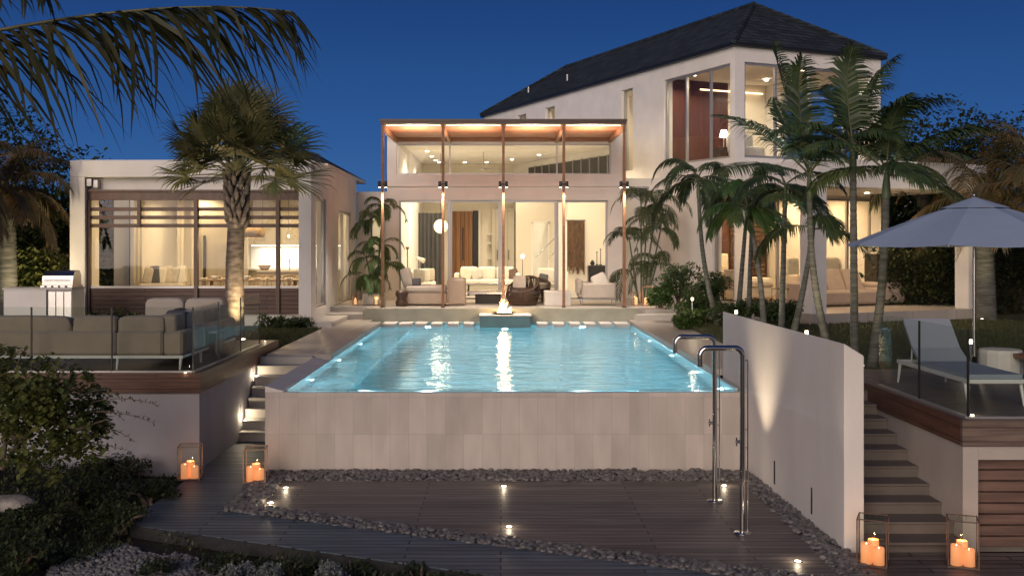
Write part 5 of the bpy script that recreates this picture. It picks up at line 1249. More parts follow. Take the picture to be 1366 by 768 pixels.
# ============================================================ RIGHT DECK
def lounger(x0, x1, yn, yf, label):
    t = thing('sun_lounger', label, 'sun lounger', ((x0+x1)/2, yn, D))
    zf_ = D+.30
    m = MB(); m.box(x0, x0+.045, yn, yf, zf_-.05, zf_, .006); m.box(x1-.045, x1, yn, yf, zf_-.05, zf_, .006); m.box(x0+.046, x1-.046, yn, yn+.05, zf_-.05, zf_, .006); m.box(x0+.046, x1-.046, yf-.05, yf, zf_-.05, zf_, .006); m.build('frame', M['white_metal'], t)
    for (x, y, d) in ((x0+.02, yn+.03, .05), (x1-.02, yn+.03, .05), (x0+.02, yf-.03, -.05), (x1-.02, yf-.03, -.05)):
        m = MB(); m.tube([(x, y-d*.6, D), (x, y+d, zf_-.045)], [.014, .024], 8); m.build('leg', M['white_metal'], t)
    yh = yf-.72
    m = MB(); prof = [(yn+.02, zf_+.004), (yn+.6, zf_+.0), (yh, zf_+.004), (yh+.25, zf_+.15), (yf-.15, zf_+.50)]
    for (p, q) in zip(prof[:-1], prof[1:]): pass
    vs = []; th = .05
    for (y, z) in prof: vs += [(x0+.03, y, z), (x1-.03, y, z), (x0+.03, y-.0, z+th), (x1-.03, y, z+th)]
    # head end leans back and away: offset thickness toward the viewer
    fs = [];
    for k in range(len(prof)-1): a = 4*k; fs += [(a, a+4, a+5, a+1), (a+2, a+3, a+7, a+6), (a, a+2, a+6, a+4), (a+1, a+5, a+7, a+3)]
    fs += [(0, 1, 3, 2), (len(vs)-4, len(vs)-2, len(vs)-1, len(vs)-3)]
    m.add(vs, fs); m.build('sling', M['sling'], t)
    m = MB(); m.tube([(x0+.1, yf-.25, zf_-.02), (x0+.1, yf-.3, zf_+.34)], .012, 8); m.tube([(x1-.1, yf-.25, zf_-.02), (x1-.1, yf-.3, zf_+.34)], .012, 8); m.build('back_strut', M['white_metal'], t)
    return t
lounger(5.26, 5.93, 11.85, 13.95, 'white sun lounger with grey sling and raised back behind the right glass railing')
t = thing('wooden_table', 'brown wooden table corner cut off by the right edge beside the drum table', 'table', (7.2, 14.2, D))
bx('tabletop', 'pergola_wood', t, X(1357, 14.2), X(1357, 14.2)+.7, 13.9, 14.5, D+.28, D+.34, bev=.01)
for a in (X(1357, 14.2)+.02, X(1357, 14.2)+.6):
    for b in (13.93, 14.42): bx('leg', 'pergola_wood', t, a, a+.05, b, b+.05, D, D+.279)
t = thing('drum_table', 'small white drum-shaped side table between the lounger and the umbrella', 'side table', (6.95, 14.6, D))
m = MB(); m.lathe(6.95, 14.6, [(0, D), (.27, D), (.29, D+.04), (.29, D+.33), (.27, D+.37), (0, D+.375)], 12, smooth=False); m.build('drum', M['concrete_white'], t)
ux, uy = X(1299.5, 14.3), 14.3
t = thing('patio_umbrella', 'large pale canvas patio umbrella open above the right deck', 'umbrella', (ux, uy, D))
m = MB(); m.tube([(ux, uy, D), (ux, uy, 3.84)], .022, 14); m.build('pole', M['steel'], t)
m = MB(); m.lathe(ux, uy, [(0, D), (.28, D), (.28, D+.05), (.04, D+.07), (.035, D+.3), (0, D+.3)], 24); m.build('base', M['dark_metal'], t)
NS = 8; ze, za, Rr = 3.21, 3.80, 1.72; m = MB(); vs = []; rings = [(.20, 3.775), (.26, 3.745), (.7, 3.60), (1.2, 3.415), (Rr, ze)]
for (r, z) in rings:
    for k in range(NS*4):
        th = 2*math.pi*(k/4)/NS+R(11); q = (k % 4)/4; sag = math.sin(math.pi*q)
        rr = r*(math.cos(math.pi/NS)/math.cos(math.pi/NS-abs(q)*2*math.pi/NS) if q else 1); vs.append((ux+rr*math.cos(th), uy+rr*math.sin(th), z-.035*sag*r/Rr))
n = NS*4; fs = [(j*n+k, (j+1)*n+k, (j+1)*n+(k+1) % n, j*n+(k+1) % n) for j in range(len(rings)-1) for k in range(n)]
m.add(vs, fs, False); cn_ = m.build('canopy', M['umbrella_cloth'], t)
md = cn_.modifiers.new('thick', 'SOLIDIFY'); md.thickness = .006
m = MB(); vs = [(ux, uy, 3.86)]+[(ux+.44*math.cos(2*math.pi*k/NS+R(11)), uy+.44*math.sin(2*math.pi*k/NS+R(11)), 3.708) for k in range(NS)]
m.add(vs, [(0, k+1, (k+1) % NS+1) for k in range(NS)]); vv = m.build('vent_cap', M['umbrella_cloth'], cn_); vv.modifiers.new('thick', 'SOLIDIFY').thickness = .005
for k in range(NS):
    th = 2*math.pi*k/NS+R(11); m = MB(); m.tube([(ux+.03*math.cos(th), uy+.03*math.sin(th), 3.74), (ux+Rr*.985*math.cos(th), uy+Rr*.985*math.sin(th), ze-.018)], .010, 6); m.build('rib', M['white_metal'], t)
m = MB(); m.sphere((ux, uy, 3.88), .025, 10); m.build('finial', M['steel'], t)
# distant house roofline and garden bollards
def bollard(px, py0, py1, Y, label):
    x = X(px, Y); z0, z1 = Z(py1, Y), Z(py0, Y); t = thing('garden_bollard_light', label, 'garden light', (x, Y, z0), group='garden lights')
    m = MB(); m.tube([(x, Y, z0-.1), (x, Y, z1-.06)], .02, 8); m.build('post', M['steel'], t)
    m = MB(); m.tube([(x, Y, z1-.059), (x, Y, z1)], .026, 10); m.build('lamp_head', M['lamp_glow'], t)
    lamp('POINT', (x, Y-.08, z1+.05), 5, WARMW, .03, name='bollard_lamp', parent=t)
bollard(923.5, 397, 418, 24.3, 'slim glowing garden light among the shrubs right of the pool')
bollard(982, 414, 432, 20.5, 'short garden light behind the left end of the tall white wall')
bollard(1076, 441, 462, 17.6, 'short garden light behind the middle of the tall white wall')
bollard(1295, 453, 475, 15.8, 'short garden light on the lawn behind the sun lounger')
# ============================================================ VEGETATION
def unit(v): v = np.array(v, float); return v/(np.linalg.norm(v)+1e-9)
def frond(mb, stem, base, az, el, L, droop, nl=34, ll=.5, lw=.035, seed=0, side=.0, hang=.55, wind=(0, 0, 0), stemr=.018):
    """pinnate palm frond: arching rachis with leaflets that droop; returns nothing"""
    r = np.random.RandomState(seed)
    base = np.array(base, float); d = np.array([math.cos(az)*math.cos(el), math.sin(az)*math.cos(el), math.sin(el)])
    N = 16; pts = [base]; p = base.copy(); wv = np.array(wind, float)
    for k in range(N):
        t = k/N; d = unit(d + np.array([0, 0, -droop*(.4+1.2*t)/N*2.2]) + wv*(t/N)*2); p = p + d*L/N; pts.append(p)
    pts = np.array(pts)
    stem.tube(pts, list(np.linspace(stemr, .004, N+1)), 6)
    V = []; Fc = []
    for k in range(nl):
        t = .14+.86*(k+.5)/nl; i = min(int(t*N), N-1); f = t*N-i; q = pts[i]*(1-f)+pts[i+1]*f; dd = unit(pts[i+1]-pts[i])
        sv = unit(np.cross(dd, [0, 0, 1])) if abs(dd[2]) < .98 else np.array([1., 0, 0]); up = np.cross(sv, dd)
        l = ll*(math.sin(math.pi*(.12+.82*t))**.6)*r.uniform(.82, 1.1)
        for s in (-1, 1):
            o = unit(dd*(.55+.5*t)+s*sv*(1-.25*t)+up*(.25-.0*t)+wv*.5+r.uniform(-.07, .07, 3))
            w = unit(np.cross(o, up+r.uniform(-.3, .3, 3)))*lw*(.55+.45*math.sin(math.pi*t))
            prev = None; pp = q.copy(); dv = o.copy(); n0 = len(V)
            for j, (wf, seg) in enumerate(((.6, 0), (1, .3), (.75, .35), (.05, .35))):
                pp = pp+dv*l*seg; dv = unit(dv+np.array([0, 0, -hang*(.5+j*.5)])+wv*.3)
                V += [pp-w*wf*.5, pp+w*wf*.5]
            for j in range(3): a = n0+2*j; Fc.append((a, a+1, a+3, a+2))
    mb.add(np.array(V), np.array(Fc))
def trunk_ring(mb, pts, r0, r1, n=12, ring=.10, amp=.07):
    pts = np.array(pts, float); seg = np.linalg.norm(np.diff(pts, axis=0), axis=1); tot = seg.sum(); m = max(6, int(tot/ring*2)); cs = np.concatenate([[0], np.cumsum(seg)])
    P_ = []; R_ = []
    for k in range(m+1):
        s = tot*k/m; i = min(np.searchsorted(cs, s, side='right')-1, len(seg)-1); f = (s-cs[i])/seg[i]; P_.append(pts[i]*(1-f)+pts[i+1]*f)
        R_.append((r0+(r1-r0)*(k/m)**.7)*(1+(amp if k % 2 else -amp*.3)))
    mb.tube(P_, R_, n)
def smooth_curve(a, b, bend, n=8):
    a = np.array(a, float); b = np.array(b, float); out = []
    for k in range(n+1):
        t = k/n; out.append(a*(1-t)+b*t+np.array([bend*math.sin(math.pi*t), 0, 0]))
    return out
def feather_palm(base, top, label, nf=13, L=1.7, ll=.5, seed=0, r0=.072, r1=.042, bend=0, leaf='frond_dark', wind=(-.25, 0, -.05), shaft=.45, droop=1.0, group='slender palms in the right garden', el=(.1, 1.1), azr=None, lw=.035, nl=34):
    r = random.Random(seed)
    t = thing('palm_tree', label, 'palm tree', base, group=group)
    pts = smooth_curve(base, top, bend)
    m = MB(); trunk_ring(m, [np.array(base)-[0, 0, .1]]+pts, r0, r1); m.build('trunk', M['slim_trunk'], t)
    d = unit(np.array(pts[-1])-np.array(pts[-2])); tp = np.array(top)+d*shaft
    m = MB(); m.tube([np.array(top)-d*.03, np.array(top)+d*shaft*.4, tp], [r1*1.25, r1*1.1, r1*.5], 12); m.build('crownshaft', M['crownshaft'], t)
    c = MB(); s = MB()
    for k in range(nf):
        az = k*2.39996+r.uniform(-.3, .3); q = k/nf; e_ = el[0]+(el[1]-el[0])*q+r.uniform(-.15, .15)
        frond(c, s, tp-d*.12*(1-q), az, e_, L*r.uniform(.85, 1.1), droop*r.uniform(.8, 1.2), nl=nl, ll=ll*r.uniform(.85, 1.1), lw=lw, seed=seed*50+k, wind=wind)
    cr_ = c.build('crown', M[leaf], t); s.build('frond_stems', M['petiole'], cr_)
    return t
def pl_(pxb, pyb_z, Y, pxt, pyt, **k):
    return feather_palm((X(pxb, Y), Y, pyb_z), (X(pxt, Y), Y, Z(pyt, Y)), **k)
Wr = (.30, .0, .10)
pl_(958, 1.27, 24.5, 932, 262, label='slender palm leaning left beside the shrubs, nearest the hall', nf=10, L=1.55, ll=.5, seed=1, nl=38, lw=.042, bend=-.10, leaf='frond_dark', droop=1.5)
pl_(1020, 1.29, 21.2, 1002, 300, label='slender palm with bright green crown, third trunk from the left', nf=9, L=1.3, ll=.46, seed=2, nl=38, lw=.04, bend=.05, leaf='frond_green', wind=Wr, droop=1.1)
pl_(983, 1.29, 24.0, 996, 285, label='thin palm trunk standing close behind, left of the pair', nf=5, L=1.2, seed=3, r0=.07, r1=.04, leaf='frond_dark', droop=1.3)
pl_(998, 1.29, 23.4, 1003, 292, label='thin palm trunk standing close behind, right of the pair', nf=5, L=1.2, seed=4, r0=.07, r1=.04, leaf='frond_dark', droop=1.3)
pl_(1042, 1.3, 20.4, 1047, 275, label='straight slender palm in front of the bedroom glass', nf=7, L=1.3, ll=.46, seed=5, nl=38, lw=.042, bend=0, leaf='frond_dark', wind=Wr, droop=1.2)
pl_(1052, 1.3, 18.8, 1081, 330, label='palm whose trunk leans right and crosses its neighbour', nf=5, L=1.3, ll=.5, seed=6, nl=38, bend=.03, leaf='frond_dark', droop=1.0, wind=Wr)
pl_(1107, 1.3, 18.0, 1080, 262, label='tallest palm of the clump with ringed trunk curving left at the top', nf=10, L=2.2, ll=.62, seed=7, bend=-.10, leaf='frond_dark', wind=(.40, 0, .30), droop=.55, r0=.08, r1=.045, el=(.4, 1.4), nl=46, lw=.045)
pl_(1140, 1.3, 16.8, 1138, 228, label='tall straight palm with dense dark crown in front of the wing corner', nf=9, L=1.6, ll=.55, seed=8, leaf='frond_dark', wind=(.42, 0, .25), droop=.6, r0=.07, r1=.05, el=(.25, 1.4), nl=44, lw=.045)
pl_(1163, 1.3, 16.4, 1182, 262, label='palm rising right of the white wall beside the umbrella', nf=8, L=1.7, ll=.55, seed=9, bend=.05, leaf='frond_dark', wind=(.40, 0, .15), droop=.6, r0=.08, r1=.055, nl=42, lw=.045)
# broad palms at the right edge
pl_(1315, 1.3, 27, 1312, 262, label='thick-trunked palm with brownish lit crown beyond the umbrella', nf=16, L=2.5, ll=.8, seed=11, r0=.27, r1=.20, leaf='frond_brown', wind=(-.1, 0, .15), droop=.9, group='palms at the right edge', shaft=.2, el=(-.2, 1.3), lw=.045)
pl_(1392, 1.3, 25, 1385, 250, label='brown-green palm crown entering from the right edge', nf=15, L=2.5, ll=.8, seed=12, r0=.25, r1=.18, leaf='frond_brown', wind=(-.2, 0, .2), droop=.9, group='palms at the right edge', shaft=.2, el=(-.2, 1.3), lw=.045)
pl_(1238, 1.3, 30, 1232, 240, label='dark palm between the wing and the umbrella', nf=14, L=2.2, ll=.7, seed=13, r0=.14, r1=.10, leaf='frond_dark', wind=(.1, 0, .1), droop=1.0, group='palms at the right edge', shaft=.3, el=(-.2, 1.2), lw=.045)
# terrace palms: clumping, in front of the facade
def clump_palm(cx, cy, z0, label, stems, seed, L, ll, pot=None, leaf='frond_green'):
    t = thing('clumping_palm', label, 'palm', (cx, cy, z0)); r = random.Random(seed); st_ = MB(); c = MB(); s = MB()
    for i, (dx_, h, lean) in enumerate(stems):
        top = (cx+dx_+lean, cy+r.uniform(-.1, .1), z0+h); st_.tube([(cx+dx_*.3, cy, z0), (cx+dx_*.7+lean*.4, cy, z0+h*.5), top], [.03, .025, .02], 8)
        for k in range(7): frond(c, s, top, k*2.4+i+r.uniform(-.3, .3), r.uniform(.25, 1.2), L*r.uniform(.7, 1.1), 1.5, nl=22, ll=ll, lw=.03, seed=seed*100+i*10+k, hang=.5, stemr=.012)
    st_.build('trunk', M['crownshaft'], t); q = c.build('crown', M[leaf], t); s.build('frond_stems', M['petiole'], q)
    return t
z_p = T
clump_palm(X(499, 28.9), 29.1, T+.3, 'multi-stemmed green palm in the planter at the left of the terrace', [(-.15, .5, -.05), (.1, 1.3, .03), (-.05, 2.0, -.05), (.12, 2.4, .1), (-.12, 1.0, -.12), (.2, .7, .1)], 31, .95, .28)
t = thing('planter', 'low pale planter box under the left terrace palm', 'planter', (X(491, 28.9), 29.1, T))
bx('box', 'concrete_white', t, X(483, 28.9), X(513, 28.9), 28.95, 29.4, T, T+.32, bev=.02)
clump_palm(X(858, 29.5), 29.9, T-.1, 'multi-stemmed arching palm against the white wall right of the pergola', [(-.2, 1.9, -.15), (.1, 2.5, .05), (.35, 2.2, .2), (.0, 3.0, .0), (.3, 1.2, .15), (-.1, 1.0, -.2), (.15, 2.9, .3)], 32, 1.3, .36, leaf='frond_dark')

def leaf_cloud(mb, c, rad, n, size, seed, tmpl=None, flat=.8, shell=.55, clumps=9):
    """leaf-shaped faces in clumps through an uneven volume"""
    r = np.random.RandomState(seed); c = np.array(c, float); rad = np.array(rad, float)
    cc = r.normal(0, .42, (clumps, 3)); cc = cc/np.maximum(1, np.linalg.norm(cc, axis=1, keepdims=True)); ci = r.randint(0, clumps, n)
    o = r.normal(0, 1, (n, 3)); o /= np.linalg.norm(o, axis=1, keepdims=True); o *= (shell+(1-shell)*r.rand(n, 1)**.5)*r.uniform(.32, .52, clumps)[ci][:, None]
    p = c+(cc[ci]+o)*rad
    tm = tmpl or [(0, 0, 0), (.32, .45, .05), (0, 1, -.08), (-.32, .45, .05)]
    v, f = scatter(tm, [(0, 1, 2, 3)], p, (size*r.uniform(.6, 1.25, (n, 1))), r.uniform(0, 6.28, n), r.uniform(-.9, 1.1, n))
    mb.add(v, f); return p
def shrub(name, label, c, rad, n, size, seed, leaf, group=None, clumps=10, cat='shrub', stems=5, flatleaf=None):
    t = thing(name, label, cat, (c[0], c[1], c[2]-rad[2]), group=group); m = MB(); p = leaf_cloud(m, c, rad, n, size, seed, clumps=clumps, tmpl=flatleaf); m.build('foliage', M[leaf], t)
    s = MB(); r = random.Random(seed)
    for k in range(stems):
        q = p[r.randrange(len(p))]; s.tube([(c[0]+r.uniform(-.08, .08), c[1], c[2]-rad[2]-.05), ((c[0]+q[0])/2, (c[1]+q[1])/2, (c[2]-rad[2]+q[2])/2+.05), tuple(q)], [.03, .02, .008], 6)
    s.build('stems', M['bark'], t); return t
# shrubs right of the terrace
for i, (px, py, Y, rx, rz, leaf, lb) in enumerate(((905, 378, 27.2, .75, .55, 'leaf_shrub', 'dark leafy shrub against the white wall right of the lanterns'), (880, 392, 27.0, .38, .30, 'leaf_bright', 'small bright fern-like shrub next to the larger lantern'),
        (930, 405, 25.0, .55, .40, 'leaf_shrub', 'rounded dark shrub at the corner of the pool path'), (953, 388, 26.4, .5, .45, 'leaf_shrub', 'dark shrub round the foot of the leftmost palm'),
        (918, 420, 24.4, .35, .28, 'leaf_bright', 'low yellow-green lit shrub at the edge of the pool path'), (985, 414, 23.6, .6, .28, 'leaf_shrub', 'low dark hedge clump under the paired palms'), (1025, 412, 23.6, .6, .26, 'leaf_shrub', 'low dark hedge clump in front of the bedroom terrace'), (1050, 417, 22.6, .45, .24, 'leaf_shrub', 'small dark shrub left of the porch pillar'))):
    x, y, z = P(px, py, Y); shrub('garden_shrub', lb, (x, y, z), (rx, rx*.8, rz), 2600, .085, 40+i, leaf, 'shrubs right of the pool', clumps=14)
for i, (px, lb) in enumerate(((362, 'low dark plant under the pavilion screen, the left one'), (384, 'low dark plant under the pavilion screen, the middle one'), (400, 'low dark plant under the pavilion screen, next to the corner column'))):
    x, y, z = P(px, 430, 25.0); shrub('low_plant', lb, (x, y, z-.03), (.33, .25, .24), 1100, .07, 60+i, 'leaf_shrub', 'low plants under the pavilion screen')
for i, (px, lb) in enumerate(((137, 'low dark plant behind the sofa at the left end of the screen'), (170, 'low dark plant peeking over the sofa cushions'))):
    x, y, z = P(px, 425, 24.9); shrub('low_plant', lb, (x, y, z-.03), (.5, .25, .26), 1100, .07, 70+i, 'leaf_shrub', 'low plants under the pavilion screen')
# fan palm in front of the pavilion
def fan_palm(base, top, seed):
    t = thing('fan_palm', 'stout fan palm lit from below in front of the pavilion', 'palm tree', base); r = random.Random(seed)
    m = MB(); trunk_ring(m, [base, (base[0]+.0, base[1], base[2]+1.6), (top[0], top[1], top[2]-.9)], .20, .165, 18, .12, .03)
    tk = m.build('trunk', M['palm_trunk'], t)
    m = MB()
    for k in range(46):        # old leaf bases below the crown
        th = k*2.4; h = top[2]-1.15+k*.025; rr = .17+.05*(k/46); p = np.array([top[0]+rr*math.cos(th), top[1]+rr*math.sin(th), h]); o = np.array([math.cos(th), math.sin(th), 0])
        m.tube([p-o*.05-[0, 0, .12], p+o*.02, p+o*.06+[0, 0, .16]], [.05, .06, .02], 6)
    m.build('leaf_bases', M['palm_trunk'], tk)
    c = MB(); s = MB(); V = []; Fc = []
    wind = np.array([.07, 0, 0])
    for k in range(44):
        az = k*2.39996+r.uniform(-.25, .25); q = k/44; el = -.02+1.5*q+r.uniform(-.15, .15)
        d = np.array([math.cos(az)*math.cos(el), math.sin(az)*math.cos(el), math.sin(el)]); pl = r.uniform(.75, 1.15)
        b0 = np.array(top)+[0, 0, -.25+.3*q]; h = b0+d*pl+[0, 0, -.04]; s.tube([b0, b0+d*pl*.5+[0, 0, .03], h], [.022, .016, .010], 6)
        sv = unit(np.cross(d, [0, 0, 1]))*1.0 if abs(d[2]) < .97 else np.array([1., 0, 0]); up = np.cross(sv, d); fl = r.uniform(.66, .9)
        tw = r.uniform(-.7, .7); sv2 = sv*math.cos(tw)+up*math.sin(tw); nm = np.cross(sv2, d)
        nb = 34
        for j in range(nb):
            a = -1.9+3.8*j/(nb-1); o = unit(d*math.cos(a)+sv2*math.sin(a)*1.0+nm*(.18*math.cos(3*a)+r.uniform(-.05, .05))+[0, 0, .02]); l = fl*(.62+.38*math.cos(a*.6))*r.uniform(.88, 1.08)
            w = unit(np.cross(o, nm))*.026; mid = h+o*l*.55; tip = h+o*l*.85+np.array([0, 0, -.03*l])+wind*l; tip2 = tip+unit(o+np.array([0, 0, -.7])+wind)*l*.2
            n0 = len(V); V += [h-w*.15, h+w*.15, mid-w, mid+w, tip-w*.5, tip+w*.5, tip2, tip2+w*.05]; Fc += [(n0, n0+1, n0+3, n0+2), (n0+2, n0+3, n0+5, n0+4), (n0+4, n0+5, n0+7, n0+6)]
    c.add(np.array(V), np.array(Fc)); cr_ = c.build('crown', M['frond_fan'], t); s.build('frond_stems', M['petiole'], cr_)
    up_ = thing('tree_uplight', 'bright ground uplight at the foot of the fan palm', 'spotlight', (base[0]+.35, base[1]-.40, base[2]))
    x, y, z = base[0]+.28, base[1]-.45, 1.22
    m = MB(); m.tube([(x, y, z), (x, y, z+.14)], .045, 12); m.build('housing', M['bronze'], up_); m = MB(); m.tube([(x, y, z+.141), (x, y, z+.146)], .036, 12); m.build('lens', M['spot_lens'], up_)
    lamp('SPOT', (x, y, z+.17), 420, (1, .74, .40), .04, rot=(R(180-10), R(-6), 0), spot=75, blend=.8, name='uplight_lamp', parent=up_)
YF = 21.0
fan_palm((X(313, YF), YF, 1.2), (X(316, YF), YF, Z(222, YF)), 5)

# left edge: bushy palm, hedge, trees
pl_(12, 1.2, 25, 8, 262, label='bushy brown-lit palm left of the pavilion', nf=22, L=1.9, ll=.7, seed=21, r0=.22, r1=.2, leaf='frond_brown', wind=(-.1, 0, 0), droop=1.0, group='palms at the left edge', shaft=.15, el=(-.15, 1.35), lw=.045)
pl_(-62, 1.2, 23, -65, 255, label='pale fan of fronds cut by the left edge of the photo', nf=22, L=2.0, ll=.75, seed=22, r0=.2, r1=.18, leaf='frond_brown', wind=(.1, 0, 0), droop=1.4, group='palms at the left edge', shaft=.15, el=(-.3, 1.35), lw=.05)
def hedge(label, x0, x1, y0, y1, z0, z1, n, seed, size=.13, leaf='leaf_hedge', group=None):
    t = thing('garden_hedge', label, 'hedge', ((x0+x1)/2, y0, z0), group=group); r = np.random.RandomState(seed)
    px = r.uniform(x0, x1, n); top = z1+.22*np.sin(px*1.3+seed)+.12*np.sin(px*3.7); pz = z0+(top-z0)*r.uniform(0, 1, n)**.8; d = r.uniform(0, 1, n)**2*(y1-y0)+.22*np.sin(px*2.1+pz*2)+.22
    v, f = scatter([(0, 0, 0), (.32, .45, .05), (0, 1, -.08), (-.32, .45, .05)], [(0, 1, 2, 3)], np.stack([px, y0+d, pz], 1), size*r.uniform(.6, 1.3, (n, 1)), r.uniform(0, 6.28, n), r.uniform(-1, 1.2, n))
    m = MB(); m.add(v, f); m.build('foliage', M[leaf], t)
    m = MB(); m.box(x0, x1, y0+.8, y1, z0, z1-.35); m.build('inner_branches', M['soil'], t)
hedge('dark leafy hedge left of the pavilion behind the barbecue', -15.5, -10.55, 25.5, 27.5, 1.2, 2.95, 16000, 81, .14, 'leaf_grape')
hedge('tall dark hedge beyond the lawn and porch on the right', 12.2, 24, 31.5, 33.5, 1.2, 3.5, 26000, 82, .15)
hedge('dark garden hedge seen through the left side of the pavilion', -17, -10.7, 33, 35, 1.2, 4.6, 9000, 83, .2, 'leaf_shrub')
hedge('dark hedge at the far right behind the umbrella', 10.5, 20, 28.5, 30.3, 1.2, 3.3, 16000, 84, .14)
def bg_tree(px, py, Y, rad, label, seed, leaf='leaf_hedge', n=5200):
    x, y, z = P(px, py, Y); t = thing('garden_tree', label, 'tree', (x, y, 1.2), group='dark trees behind the garden'); r = random.Random(seed)
    m = MB(); m.tube([(x, y, 1.1), (x+.1, y, (z+1.2)/2), (x, y, z)], [.16, .12, .06], 8)
    for k in range(6): a = r.uniform(0, 6.28); m.tube([(x, y, z-.5), (x+rad*.35*math.cos(a), y+rad*.35*math.sin(a), z+r.uniform(-.1, .4)), (x+rad*.7*math.cos(a), y+rad*.7*math.sin(a), z+r.uniform(-.2, .8))], [.06, .04, .015], 6)
    m.build('trunk', M['bark'], t); m = MB(); leaf_cloud(m, (x, y, z), (rad*1.35, rad, rad*.95), n, .2, seed, clumps=20); m.build('crown', M[leaf], t)
for i, (px, py, Y, rad, lb) in enumerate(((60, 300, 32, 2.0, 'dark tree behind the left hedge beside the pavilion'), (-20, 270, 31, 2.4, 'dark tree filling the left edge behind the palms'), (1225, 250, 36, 1.9, 'dark tree between the wing and the far palm'), (1280, 235, 38, 2.2, 'dark tree behind the thick-trunked palm'),
        (1345, 225, 37, 2.3, 'dark tree at the right edge above the umbrella'), (1200, 290, 40, 2.2, 'low dark tree just right of the porch pillar'))):
    bg_tree(px, py, Y, rad, lb, 90+i)
# neighbouring house glimpsed between the palms
nb = thing('neighbour_house', 'small pale neighbouring house glimpsed between the palms on the right', 'house', (X(1260, 60), 60, 1.2))
m = MB(); a, b = X(1205, 60), X(1300, 60); m.box(a, b, 60, 64, 1.0, Z(243, 60)); m.build('wall', M['stucco'], nb)
m = MB(); m.add([(a-.3, 59.7, Z(243, 60)+.01), (b+.3, 59.7, Z(243, 60)+.01), (b+.3, 64.3, Z(243, 60)+.01), (a-.3, 64.3, Z(243, 60)+.01), (a+1.2, 62, Z(205, 60)), (b-1.2, 62, Z(205, 60))], [(0, 1, 5, 4), (1, 2, 5), (2, 3, 4, 5), (3, 0, 4), (0, 3, 2, 1)]); m.build('roof', M['alu'], nb)
m = MB(); m.box(X(1236, 60), X(1246, 60), 59.95, 59.99, Z(268, 60), Z(254, 60)); m.build('window', M['dim_glass'], nb)

# coconut palm overhead: trunk outside the frame, two long fronds reach in
cb = (-8.3, 9.2, -.1); ct = (-7.35, 9.6, 4.45)
t = thing('coconut_palm', 'coconut palm reaching in from the left with long drooping fronds against the sky', 'palm tree', cb)
m = MB(); trunk_ring(m, smooth_curve(cb, ct, -.2), .17, .12); m.build('trunk', M['palm_trunk'], t)
c = MB(); s = MB()
def guided_frond(c, s, P0, P1, P2, ll, nl, seed, lw=.042, hang=.9, sr=.028):
    """long frond whose rachis follows a bezier curve through the air"""
    r = np.random.RandomState(seed); P0, P1, P2 = [np.array(p, float) for p in (P0, P1, P2)]; N = 24
    pts = np.array([(1-q)**2*P0+2*q*(1-q)*P1+q*q*P2 for q in np.linspace(0, 1, N+1)])
    s.tube(pts, list(np.linspace(sr, .005, N+1)), 8); V = []; Fc = []
    for k in range(nl):
        tt = .06+.94*(k+.5)/nl; i = min(int(tt*N), N-1); f = tt*N-i; q = pts[i]*(1-f)+pts[i+1]*f; dd = unit(pts[i+1]-pts[i]); sv = unit(np.cross(dd, [0, 0, 1])); up = np.cross(sv, dd)
        l0 = ll*(math.sin(math.pi*(.22+.70*tt))**.7)
        for sg in (-1, 1):
            if r.rand() < .12: continue
            l = l0*r.uniform(.55, 1.15); o = unit(dd*(.35+.9*tt)+sg*sv*.75+up*.05+r.uniform(-.28, .28, 3)); w0 = unit(np.cross(o, up+r.uniform(-.7, .7, 3))); pp = q.copy(); dv = o; n0 = len(V); sway = r.uniform(-.22, .18)
            for j, (wf, sgm) in enumerate(((.5, 0), (1, .16), (.95, .2), (.8, .22), (.5, .22), (.04, .2))):
                pp = pp+dv*l*sgm; dv = unit(dv+np.array([.12+sway, 0, -hang*(.45 if j < 2 else .6)])); w = w0*lw*wf*.5; V += [pp-w, pp+w]
            for j in range(5): a = n0+2*j; Fc.append((a, a+1, a+3, a+2))
    c.add(np.array(V), np.array(Fc))
guided_frond(c, s, ct, P(125, -20, 9.6), P(390, 16, 9.3), 1.55, 130, 1, lw=.05)
guided_frond(c, s, ct, P(0, -110, 9.6), P(62, -14, 9.2), .8, 70, 2)
guided_frond(c, s, ct, P(-160, 120, 9.6), P(-40, 300, 9.3), .9, 50, 3)
for k, (ax_, el_) in enumerate(((2.2, .5), (3.1, .3), (4.2, .4), (5.0, .9), (1.2, .9), (3.6, 1.1))): frond(c, s, ct, ax_, el_, 3.0, .9, nl=44, ll=.85, lw=.045, seed=900+k)
cc_ = c.build('crown', M['frond_over'], t); s.build('frond_stems', M['petiole'], cc_)

# sea-grape shrub in the left foreground
sg = thing('sea_grape_shrub', 'big leafy foreground shrub with round leaves and pale twisted branches at the left', 'shrub', (-5.6, 12.3, 0)); r_ = random.Random(8)
m = MB(); roundleaf = [(0, 0, 0), (.42, .5, .06), (0, 1, 0), (-.42, .5, .06)]
for (px, py, Y, rx, rz, n, sd_) in ((30, 560, 12.2, .62, .42, 900, 1), (80, 530, 12.4, .5, .38, 700, 2), (10, 500, 12.4, .35, .3, 420, 3), (110, 575, 12.3, .4, .28, 480, 4), (60, 545, 12.0, .7, .5, 1500, 9), (50, 610, 12.0, .6, .22, 600, 5), (-30, 560, 12.2, .5, .5, 600, 6), (130, 540, 12.6, .25, .22, 240, 7)):
    leaf_cloud(m, P(px, py, Y), (rx, rx*.9, rz), n, .085, 300+sd_, tmpl=roundleaf, clumps=10)
m.build('foliage', M['leaf_grape'], sg)
m = MB()
